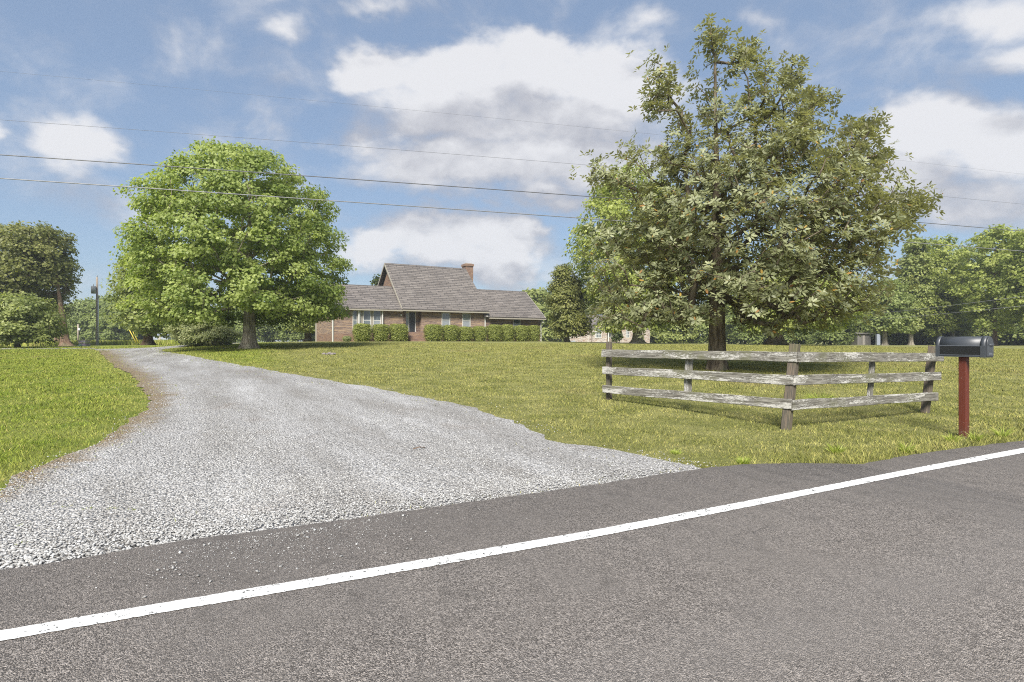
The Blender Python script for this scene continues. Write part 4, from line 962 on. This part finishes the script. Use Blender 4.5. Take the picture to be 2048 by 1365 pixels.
wire_px(357, 427, 503, 6.3, .021, M_wirel, 'lowest and thickest of the four overhead power lines')
wire_px(310, 382, 463, 7.2, .019, M_wire, 'second lowest of the four overhead power lines')
wire_px(240, 318, 409, 8.8, .006, M_wire, 'third from the bottom of the four overhead power lines')
wire_px(143, 240, 349, 10.4, .003, M_wire, 'highest and thinnest of the four overhead power lines')
for (a_, b_, lab) in (((1735, 629), (2048, 592), 'upper pale service wire before the right hand wood'), ((1728, 641), (2048, 611), 'lower pale service wire before the right hand wood')):
    A_, B_ = W(*a_, 75), W(*b_, 55); tag(tube('service_wire', [A_-(B_-A_)*.02, A_+(B_-A_)*.35+np.array([0, 0, -.12]), A_+(B_-A_)*.7+np.array([0, 0, -.10]), B_+(B_-A_)*.3], .018, M_wirel, sides=6), lab, 'wire', 'service wires at the right hand wood')

# stone pillar at the end of the drive
sp0 = ground(168.5, 693.5); sw = 15/F*sp0[1]/2
pil = empty('stone_pillar', (sp0[0], sp0[1], h1(*sp0)), label='squat pillar of stacked grey stones beside the utility pole', cat='pillar')
rs = random.Random(4); z_ = -.1
for i in range(5):
    hgt = sw*2*.85/5; off = 0
    for j in range(2):
        xw = sw*(rs.uniform(.75, 1.2)) if j == 0 else None
        if j == 0: x0_, x1_ = -sw, -sw+xw; cut = x1_
        else: x0_, x1_ = cut+.012, sw
        box('stone', x0_+rs.uniform(-.03, .03), x1_-.005, -sw+rs.uniform(-.03, .03), sw*.9, z_+.004*i, z_+hgt-.01, plain('pillar_stone', tuple(rs.uniform(.22, .42)*q for q in (1, .96, .9)), .9, .2, .25, 9), pil, .015)
    z_ += hgt+.006
box('cap_stone', -sw*1.1, sw*1.1, -sw*1.1, sw*1.0, z_, z_+.09, plain('cap_stone', (.20, .19, .18), .9), pil, .02)

# ------------------------------------------------------------------ wooden fence
def b_board(t, white=.62, tint=(.30, .285, .25)):
    o = t.obj(); r = t.rnd(); off = t.node('ShaderNodeCombineXYZ'); t.link(t.math('MULTIPLY', r, 37.0), off.inputs[0]); t.link(t.math('MULTIPLY', r, 19.0), off.inputs[1])
    v = t.vmath('ADD', o, off.outputs[0])
    grain = t.noise(t.scale(v, (2.2, 30, 30)), 2.0, 6, .65); patch = t.noise(t.scale(v, (1.2, 5, 9)), 1.4, 5, .62); flake = t.noise(t.scale(v, (10, 60, 60)), 1.8, 5, .75)
    wood = t.mix(t.smooth(grain, .34, .70), (.085, .078, .066), tint)
    green = t.mix(t.smooth(t.noise(v, 2.2, 3), .50, .72, 0, .55), wood, (.135, .140, .065))
    paint = t.mix(t.noise(v, 25, 3), (.40, .385, .35), (.58, .565, .53))
    m = t.math('ADD', t.math('MULTIPLY', patch, .55), t.math('MULTIPLY', flake, .55))
    c = t.mix(t.smooth(m, white-.075, white-.015), green, paint)
    h = t.math('ADD', t.math('MULTIPLY', grain, .6), t.math('MULTIPLY', t.smooth(m, white-.075, white-.02), .5))
    return principled(t, c, .9, t.bump(h, .7, .012), spec=.2)
M_board = material('flaking_board', lambda t: b_board(t, .632)); M_board2 = material('weathered_board', lambda t: b_board(t, .624)); M_fpost = material('fence_post_wood', lambda t: b_board(t, .80, (.185, .145, .108)))
def beam(name, a, b, hgt, thk, mat, parent, seed, n=8, warp=.006, upv=(0, 0, 1)):
    """board from a to b (centre line), local x along it"""
    rng = np.random.default_rng(seed); a, b = Vector(a), Vector(b); L = (b-a).length; x = (b-a).normalized(); up_ = Vector(upv); y = up_.cross(x).normalized(); z = x.cross(y)
    bm = bmesh.new(); rings = []
    for i in range(n+1):
        f = i/n; dz, dy = rng.normal(0, warp), rng.normal(0, warp*.6); ch = .006
        e0 = rng.uniform(-.012, .012) if i in (0, n) else 0; c = min(.008, thk*.2)
        prof = [(-thk/2+c, -hgt/2), (thk/2-c, -hgt/2), (thk/2, -hgt/2+c), (thk/2, hgt/2-c), (thk/2-c, hgt/2), (-thk/2+c, hgt/2), (-thk/2, hgt/2-c), (-thk/2, -hgt/2+c)]
        top_ = rng.normal(0, warp*.5); rings.append([bm.verts.new((f*L+e0+rng.normal(0, .004)*(i in (0, n)), py+dy, pz_+dz+(top_ if pz_ > 0 else 0))) for py, pz_ in prof])
    for r0, r1 in zip(rings[:-1], rings[1:]):
        for i in range(8): bm.faces.new((r0[i], r0[(i+1) % 8], r1[(i+1) % 8], r1[i]))
    bm.faces.new(rings[0]); bm.faces.new(rings[-1][::-1]); bmesh.ops.recalc_face_normals(bm, faces=bm.faces[:])
    o = bm_obj(name, bm, mat, None); m = Matrix((x, y, z)).transposed().to_4x4(); m.translation = a
    o.parent = parent; o.matrix_basis = Matrix.Translation(-Vector(parent.location)) @ m if parent else m
    return o
YL, YM, YR = 11.4, 8.5, 10.4
fp = W(1574, 851, YM)
fence = empty('board_fence', (fp[0], fp[1], h1(fp[0], fp[1])), label='weathered white painted three rail corner fence', cat='fence')
# rails: (left px, y centre, Y) -> (right px, y centre, Y)
railsL = [((1205, 707, YL+.06), (1592, 714.3, YM-.04)), ((1205.5, 741.3, YL+.06), (1587.5, 761, YM-.04)), ((1205.5, 778.5, YL+.06), (1582.5, 809, YM-.04))]
railsR = [((1593.5, 714.3, YM-.04), (1887, 714.6, YR-.04)), ((1588.5, 760.5, YM-.04), (1881, 753, YR-.04)), ((1583.5, 811, YM-.04), (1875.7, 793, YR-.04))]
for i, (a_, b_) in enumerate(railsL): beam('rail', W(*a_), W(*b_), .152, .03, M_board if i == 0 else M_board2, fence, 200+i, 10, .0028)
for i, (a_, b_) in enumerate(railsR): beam('rail', W(*a_), W(*b_), .152, .03, M_board, fence, 210+i, 10, .0028)
def post(pxt, pyt, pxb, pyb, Y, wd, th, mat, seed, dy=.0):
    a_, b_ = W(pxb, pyb, Y+dy), W(pxt, pyt, Y+dy); a_ = a_-(b_-a_)*.12
    beam('post', a_, b_, wd, th, mat, fence, seed, 7, .004, (0, -1, 0) if True else None)
dl_ = norm(W(1592, 700, YM)-W(1205, 700, YL)); dr2 = norm(W(1887, 700, YR)-W(1592, 700, YM))
def post2(pxt, pyt, pxb, pyb, Y, w1, w2, along, mat, seed, bury=.12):
    a_, b_ = W(pxb, pyb, Y), W(pxt, pyt, Y); a_ = a_-(b_-a_)*bury
    return beam('post', a_, b_, w1, w2, mat, fence, seed, 7, .004, tuple(np.r_[along[:2], 0]))
post2(1218, 685, 1218, 801, YL+.13, .095, .095, dl_, M_fpost, 220)
post2(1590, 690.5, 1573.5, 852, YM+.055, .125, .115, dl_, M_fpost, 221)
post2(1866, 693, 1851, 817, YR+.055, .12, .11, dr2, M_fpost, 222)
post2(1379, 702, 1375, 787, 9.93+.07, .15, .03, dl_, M_board2, 223, .02)
post2(1746, 706, 1740, 793, 9.45+.07, .11, .05, dr2, M_board, 224, .02)

# ------------------------------------------------------------------ mailbox
MX, MY = (1928-1024)/F*8.0, 8.0
mz = h1(MX, MY)
aout = np.array([.45, -.893]); rz = math.atan2(aout[1], aout[0])        # local +x points to the road
mail = empty('mailbox', (MX, MY, mz), rz, label='dark grey arched mailbox on a red painted wooden post', cat='mailbox')
def b_red(t):
    o = t.obj(); n = t.noise(t.scale(o, (6, 6, 1)), 2.5, 5, .6); s_ = t.noise(o, 55, 3, .7); sp = t.node('ShaderNodeSeparateXYZ'); t.link(o, sp.inputs[0])
    c = t.mix(n, (.085, .019, .011), (.140, .034, .019)); lowz = t.smooth(t.math('ADD', sp.outputs[2], t.math('MULTIPLY', n, .2)), .10, .36, 1, 0)
    c = t.mix(t.math('MULTIPLY', t.smooth(t.math('ADD', s_, t.math('MULTIPLY', lowz, .12)), .68, .74), .8), c, (.42, .36, .30)); c = t.mix(t.math('MULTIPLY', lowz, .45), c, (.075, .040, .028))
    return principled(t, c, .55, t.bump(n, .3, .01), spec=.35)
M_red = material('red_paint', b_red)
def b_steel(t):
    o = t.obj(); n = t.noise(o, 160, 3, .7); n2 = t.noise(o, 7, 3); return principled(t, t.mix(n2, (.040, .045, .052), (.062, .068, .078)), .42, t.bump(n, .25, .002), spec=.6)
M_steel = material('black_powder_coat', b_steel); M_panel = plain('black_panel', (.011, .011, .011), .42, .5, .1); M_edge = plain('worn_edge', (.11, .12, .14), .4, .6)
pb = W(1928, 714, 8.0)[2]-mz                                            # underside of the box
box('post', -.047, .047, -.047, .047, -.3, pb-.002, M_red, mail, .006)
x0m, x1m, hw = -.295, .285, .098; hs = W(1928, 691.5, 8.0)[2]-mz-pb; ht = W(1928, 673.5, 8.0)[2]-mz-pb
def arch_prof(w_, h_s, h_t, n=14):
    r_ = [(-w_, 0.0), (w_, 0.0), (w_, h_s)]
    r_ += [(w_*math.cos(q), h_s+(h_t-h_s)*math.sin(q)) for q in np.linspace(0, math.pi, n)[1:-1]]; r_.append((-w_, h_s)); return r_
def arch_solid(name, xa, xb, w_, h_s, h_t, mat, parent, z0=0):
    o = prism(name, [(xa, y, pb+z0+z) for y, z in arch_prof(w_, h_s, h_t)], (xb-xa, 0, 0), mat, parent)
    for p_ in o.data.polygons: p_.use_smooth = len(p_.vertices) == 4 and abs(p_.normal.x) < .5 and p_.center.z > pb+h_s
    return o
bodyo = arch_solid('box_body', x0m, x1m, hw, hs, ht, M_steel, mail)
arch_solid('end_band', x0m-.012, x0m+.038, hw+.007, hs+.003, ht+.008, M_steel, mail, -.003)
arch_solid('end_band', x1m-.045, x1m+.012, hw+.009, hs+.003, ht+.011, M_steel, mail, -.003)
for sgn in (-1, 1):
    box('side_panel', x0m+.045, x1m-.055, sgn*hw-.002, sgn*hw+.002, pb+.030, pb+hs-.010, M_panel, mail)
    box('trim_strip', x0m+.04, x1m-.05, sgn*(hw+.002)-.004, sgn*(hw+.002)+.004, pb+hs-.008, pb+hs+.001, M_edge, mail); box('trim_strip', x0m+.04, x1m-.05, sgn*(hw+.002)-.004, sgn*(hw+.002)+.004, pb+.022, pb+.029, M_edge, mail)
door = arch_solid('door', x1m+.012, x1m+.026, hw-.014, hs-.004, ht-.016, M_steel, mail, .012)
tube('handle', [(x1m+.027, -.05, pb+hs+.015), (x1m+.05, -.035, pb+hs+.018), (x1m+.05, .035, pb+hs+.018), (x1m+.027, .05, pb+hs+.015)], .006, M_edge, door)
box('raised_plate', x1m+.026, x1m+.029, -.045, .045, pb+.035, pb+.060, M_edge, door)
fl = box('flag', -.02, .13, hw+.012, hw+.016, pb+.06, pb+.09, M_red, mail)

# ------------------------------------------------------------------ weeds, stones, small litter
def tuft(name, px, py, n, hgt, spread, seed, label, mat=M_blade, group=None, wd=.012):
    rng = np.random.default_rng(seed); p = ground(px, py); z0 = h1(*p)
    az = rng.uniform(0, 6.28, n); r_ = spread*rng.uniform(0, 1, n)**.6; b0 = np.c_[np.cos(az)*r_*.35, np.sin(az)*r_*.35, np.zeros(n)]; ln = hgt*rng.uniform(.5, 1.15, n)
    d = np.c_[np.cos(az)*rng.uniform(.1, .9, n), np.sin(az)*rng.uniform(.1, .9, n), np.ones(n)]; d = norm(d); sd = norm(np.cross(d, rng.normal(0, 1, (n, 3))))*wd
    m1 = b0+d*ln[:, None]*.55; tip = m1+norm(d*np.array([1.7, 1.7, .6]))*ln[:, None]*.5
    V = np.stack([b0-sd*.5, b0+sd*.5, m1+sd*.42, m1-sd*.42, tip], 1); k = np.arange(n)[:, None]*5
    tone = np.repeat(np.c_[rng.uniform(.3, .9, n), (rng.uniform(0, 1, n) < .05)*.8, np.zeros(n)], 5, 0)
    tag(mesh_np(name, V.reshape(-1, 3), [k+np.array([0, 1, 2, 3]), k+np.array([3, 2, 4])], mat, attrs={'tone': tone}, loc=(p[0], p[1], z0-.01)), label, 'weed', group)
M_weed = leaf_mat('weed_leaf', (.26, .33, .06), (.48, .53, .14), odd=((.45, .38, .18), (.45, .38, .18)), gloss=.2)
tuft('grass_tuft', 1640, 815, 260, .34, .32, 1, 'tall green grass clump behind the right half of the fence', M_weed)
tuft('grass_tuft', 1674, 908, 70, .15, .15, 2, 'grass clump on the verge below the right half of the fence', M_weed)
tuft('grass_tuft', 1488, 926, 70, .09, .16, 3, 'grass clump where the gravel tapers out at the road edge', M_weed)
tuft('grass_tuft', 1905, 884, 55, .15, .14, 4, 'loose tall grass at the left of the mailbox post foot', M_weed)
tuft('grass_tuft', 1952, 881, 50, .15, .13, 5, 'loose tall grass at the right of the mailbox post foot', M_weed)
tuft('grass_tuft', 2005, 874, 45, .18, .12, 6, 'tall seeding grass at the verge right of the mailbox', M_weed)
tuft('grass_tuft', 1812, 905, 45, .16, .12, 7, 'loose grass clump at the verge between fence end and mailbox', M_weed)
tuft('grass_tuft', 1352, 908, 60, .07, .13, 8, 'low grass patch at the tip of the gravel apron', M_weed)
for i, (px, py) in enumerate([(130, 1018), (176, 1022), (48, 1055), (222, 1022), (42, 1092), (263, 1024)]):
    tuft('gravel_weed', px, py, 26, .045, .05, 30+i, 'tiny weed growing up through the roadside gravel', M_weed, 'weeds in the gravel', .007)

ICO = None
def ico(level):
    bm = bmesh.new(); bmesh.ops.create_icosphere(bm, subdivisions=level, radius=1.0); bm.verts.ensure_lookup_table()
    V = np.array([v.co[:] for v in bm.verts]); Fc = np.array([[v.index for v in f.verts] for f in bm.faces]); bm.free(); return V, Fc
def stones_np(rng, P, size, V0, F0, tone):
    n = len(P); q = norm(rng.normal(0, 1, (n, 4))); a, b, c, d = q.T
    Rm = np.stack([1-2*(c*c+d*d), 2*(b*c-d*a), 2*(b*d+c*a), 2*(b*c+d*a), 1-2*(b*b+d*d), 2*(c*d-b*a), 2*(b*d-c*a), 2*(c*d+b*a), 1-2*(b*b+c*c)], -1).reshape(n, 3, 3)
    sc = size[:, None]*np.c_[rng.uniform(.8, 1.4, n), rng.uniform(.6, 1.0, n), rng.uniform(.45, .8, n)]
    L = V0[None]*(1+rng.uniform(-.28, .28, (n, len(V0), 1)))*sc[:, None]
    L = np.einsum('nij,nkj->nki', Rm, L); L[..., 2] *= .6
    V = L+P[:, None]; Fc = (F0[None]+np.arange(n)[:, None, None]*len(V0)).reshape(-1, 3)
    return V.reshape(-1, 3), Fc, np.repeat(np.c_[tone, np.zeros(n), np.zeros(n)], len(V0), 0)
def b_pebble(t):
    a = t.attr('tone'); s = t.node('ShaderNodeSeparateColor'); t.link(a.outputs['Color'], s.inputs[0])
    c = t.mix(s.outputs[0], (.16, .152, .142), (.60, .60, .59)); n = t.noise(t.pos(), 90, 3); c = t.mix(t.smooth(n, .5, .7, 0, .3), c, (.22, .195, .165))
    return principled(t, c, .85, spec=.3)
M_peb = material('crushed_limestone', b_pebble)
rng = np.random.default_rng(77)
def sample_gravel(n, y0, y1, smin, smax, dens_pow):
    Y = (rng.uniform(0, 1, n)*(y1**dens_pow-y0**dens_pow)+y0**dens_pow)**(1/dens_pow); X = rng.uniform(-1.0, .45, n)*Y; P = np.c_[X, Y]
    P2 = P+rng.normal(0, 1, P.shape)*(.022*Y)[:, None]*(.45+.55*np.sin(X*7+Y*5))[:, None]*np.where(X > -.5, 2.0, 1.0)[:, None]
    rdp = road_d(P[:, 0], P[:, 1]); k_ = inside(P2, GPW) & (rdp > -.03); P = P[k_]; rdp = rdp[k_]
    # patchy cover: fewer stones in the packed running strips, more along the asphalt
    u = P[:, 0]*.55+1.3*np.sin(P[:, 1]*.7); v = P[:, 1]*.3
    pat = .5+.5*np.sin(u*3.1+v*2.0)*np.sin(u*1.7-v*3.3+1.0)+.25*np.sin(P[:, 0]*2.2+P[:, 1]*1.3)
    near = np.exp(-np.clip(rdp, 0, 9)/.45); leftw = np.clip((-P[:, 0]/np.maximum(P[:, 1], 1)-.25)*1.6, 0, 1)
    pr = np.clip(.03+.62*np.clip(pat, 0, 2)**1.8+.95*near+.30*leftw, 0, 1)
    k_ = rng.uniform(0, 1, len(P)) < pr; P, rdp, near, leftw = P[k_], rdp[k_], near[k_], leftw[k_]
    size = rng.uniform(smin, smax, len(P))*(1+.55*near*leftw); z = H(P[:, 0], P[:, 1])+.014-.03*(1-sstep(rdp, -.1, .15))+size*.25+near*rng.uniform(0, .007, len(P))
    return np.c_[P, z], size
V20, F20 = ico(1); V20 = V20[:12] if len(V20) > 12 else V20
bm = bmesh.new(); bmesh.ops.create_icosphere(bm, subdivisions=1, radius=1.0); bm.verts.ensure_lookup_table(); V20 = np.array([v.co[:] for v in bm.verts]); F20 = np.array([[v.index for v in f.verts] for f in bm.faces]); bm.free()
V8 = np.array([[1, 0, 0], [-1, 0, 0], [0, 1, 0], [0, -1, 0], [0, 0, 1], [0, 0, -1]], float); F8 = np.array([[0, 2, 4], [2, 1, 4], [1, 3, 4], [3, 0, 4], [2, 0, 5], [1, 2, 5], [3, 1, 5], [0, 3, 5]])
Pa, sa = sample_gravel(72000, 2.8, 5.6, .005, .0108, 1.2); Pb, sb = sample_gravel(90000, 5.6, 15, .007, .0145, .8)
va = stones_np(rng, Pa, sa, V20, F20, np.clip(rng.normal(.44, .22, len(Pa)), 0, 1)); vb = stones_np(rng, Pb, sb, V8, F8, np.clip(rng.normal(.5, .22, len(Pb)), 0, 1))
print('gravel stones', len(Pa), len(Pb))
tag(mesh_np('loose_gravel', np.vstack([va[0], vb[0]]), [np.vstack([va[1], vb[1]+len(va[0])])], M_peb, attrs={'tone': np.vstack([va[2], vb[2]])}), 'pale crushed limestone gravel covering the drive', 'gravel', kind='stuff')
# grit carried out on to the asphalt
n = 1500; pxs = rng.normal(540, 170, n); pys = 1143-(pxs)*.1433+np.abs(rng.normal(0, 1, n))**1.2*34+2
P = np.array([flat((a_, b_)) for a_, b_ in zip(pxs, pys)]); kp = (pxs > -60) & (pxs < 1400); P = P[kp]; size = rng.uniform(.0025, .007, len(P)); big_ = rng.uniform(0, 1, len(P)) < .03; size[big_] = rng.uniform(.009, .017, big_.sum())
vg = stones_np(rng, np.c_[P, .012+size*.4], size, V8, F8, np.clip(rng.normal(.42, .2, len(P)), 0, 1))
tag(mesh_np('gravel_grit', vg[0], [vg[1]], M_peb, attrs={'tone': vg[2]}), 'fine gravel grit strewn over the road shoulder', 'gravel', kind='stuff')
# rocks lying in the lawn before the house
for i, (px, py, r_) in enumerate([(648, 709.5, .12), (654, 710.3, .09), (659.5, 709.2, .15), (664.5, 710, .12), (669, 709.5, .10)]):
    p = ground(px, py); V0, F0 = ico(2); rg = np.random.default_rng(300+i); Vr = V0*(1+.18*rg.normal(0, 1, (len(V0), 1)))*np.array([r_*.9, r_*.75, r_*.55])
    tag(mesh_np('lawn_rock', Vr, [F0], plain('lawn_rock', (.20, .175, .175), .9, .2, .3, 8), loc=(p[0], p[1], h1(*p)+.03)), ['leftmost small rock of the row lying in the lawn', 'second small rock from the left in the row lying in the lawn', 'largest rock in the middle of the row lying in the lawn', 'fourth small rock from the left in the row lying in the lawn', 'rightmost small rock of the row lying in the lawn'][i], 'rock', 'rocks lying in the lawn')
p0, p1 = ground(826, 903.5), ground(850, 901); tag(tube('stick', [(p0[0], p0[1], h1(*p0)+.03), ((p0[0]+p1[0])/2, (p0[1]+p1[1])/2+.01, h1(*p0)+.045), (p1[0], p1[1], h1(*p1)+.035)], .006, M_barkr, sides=6), 'thin brown stick lying on the gravel drive', 'stick')

# ------------------------------------------------------------------ grass
rng = np.random.default_rng(99)
def blades(n, y0, y1, pw, hgt, wdt, xr=(-1.02, 1.02), tall=None):
    Y = (rng.uniform(0, 1, n)*(y1**pw-y0**pw)+y0**pw)**(1/pw); X = rng.uniform(*xr, n)*Y; P = np.c_[X, Y]
    rag = rng.normal(0, 1, P.shape)*((.010*Y+.05)*(.5+1.2*rng.uniform(0, 1, n)**3*2))[:, None]
    ins = inside(P+rag, GPW); thin = np.exp(-edge_dist(P, GPW)/(.16+.01*Y))*np.where(X > -.5, .55, .22)*(.4+.6*np.sin(X*3.1+Y*2.3)*np.sin(X*5.3-Y*4.1)); ins &= rng.uniform(0, 1, n) > thin
    k_ = (~ins) & (road_d(P[:, 0], P[:, 1]) > .015+.02*rng.normal(0, 1, n))
    P = P[k_]; n = len(P); Y = P[:, 1]; z = H(P[:, 0], P[:, 1])-.012
    near_g = np.exp(-edge_dist(P, GPW)/(.02*Y+.05))
    side = P[:, 0]+.42*P[:, 1] < 0
    hs_ = hgt*rng.uniform(.55, 1.25, n)*np.where(side, 1.25, 1.0)*(1+.25*np.sin(P[:, 0]*1.9+P[:, 1])*np.sin(P[:, 1]*1.3))*(1-.35*near_g)*(Y/6)**.25
    verge = np.exp(-np.clip(road_d(P[:, 0], P[:, 1]), 0, 99)/.5)*(P[:, 0] > 2.6); hs_ *= 1+.95*verge
    wd = wdt*(Y/6)**.85*rng.uniform(.7, 1.3, n)
    az = rng.uniform(0, 6.28, n); ln = rng.uniform(.2, 1.1, n); lean = np.c_[np.cos(az)*ln, np.sin(az)*ln, np.ones(n)]; lean = norm(lean)
    fa = rng.uniform(0, 6.28, n); sd = np.c_[np.cos(fa), np.sin(fa), np.zeros(n)]*wd[:, None]
    b0 = np.c_[P, z]; m1 = b0+lean*(hs_*.55)[:, None]; tip = m1+norm(lean*np.array([1.6, 1.6, .7]))*(hs_*.5)[:, None]
    V = np.stack([b0-sd*.5, b0+sd*.5, m1+sd*.42, m1-sd*.42, tip], 1).reshape(-1, 3); k = np.arange(n)[:, None]*5
    far_ = np.clip(10/Y, .3, 1); dry = np.clip((rng.uniform(0, 1, n) < .07*far_)*.75+near_g*rng.uniform(.1, .75, n), 0, .9)
    tone = np.repeat(np.c_[np.clip(.46+rng.normal(0, .32, n)*np.clip(far_, .45, 1), 0, 1), dry, np.zeros(n)], 5, 0)
    return V, [k+np.array([0, 1, 2, 3]), k+np.array([3, 2, 4])], tone
V, fs, tone = blades(450000, 4.2, 48, .42, .050, .0058)
print('grass blades', len(V)//5)
tag(mesh_np('lawn_grass', V, fs, M_blade, attrs={'tone': tone}), 'short mown lawn grass either side of the drive', 'grass', kind='stuff')
# tall field grass beyond the lane on the left
n = 26000; Y = rng.uniform(66, 100, n); X = rng.uniform(-.98, -.50, n)*Y; z = H(X, Y); b0 = np.c_[X, Y, z]; hs_ = rng.uniform(.35, .85, n); az = rng.uniform(0, 6.28, n)
lean = norm(np.c_[np.cos(az)*.35, np.sin(az)*.35, np.ones(n)]); sd = np.c_[np.cos(az*3), np.sin(az*3), np.zeros(n)]*.06; tip = b0+lean*hs_[:, None]
V = np.stack([b0-sd, b0+sd, tip], 1).reshape(-1, 3); k = np.arange(n)[:, None]*3
tone = np.repeat(np.c_[np.clip(rng.normal(.55, .2, n), 0, 1), (rng.uniform(0, 1, n) < .3)*.5, np.zeros(n)], 3, 0)
tag(mesh_np('field_grass', V, [k+np.array([0, 1, 2])], M_blade, attrs={'tone': tone}), 'tall uncut field grass beyond the lane on the left', 'grass', kind='stuff')

# ------------------------------------------------------------------ summer haze in the air
def b_none(t): return principled(t, (1, 1, 1))
mh = bpy.data.materials.new('air'); mh.use_nodes = True; th_ = NT(mh.node_tree); th_.n.clear()
pv = th_.node('ShaderNodeVolumePrincipled'); pv.inputs['Color'].default_value = (.86, .92, 1.0, 1); pv.inputs['Density'].default_value = .0006; pv.inputs['Anisotropy'].default_value = .2
oo = th_.node('ShaderNodeOutputMaterial'); th_.link(pv.outputs[0], oo.inputs['Volume'])
hz_o = box('haze', -1000, 1000, -260, 1700, -3.0, 40.0, mh); tag(hz_o, kind='stuff', label='thin pale summer haze filling the air', cat='haze')
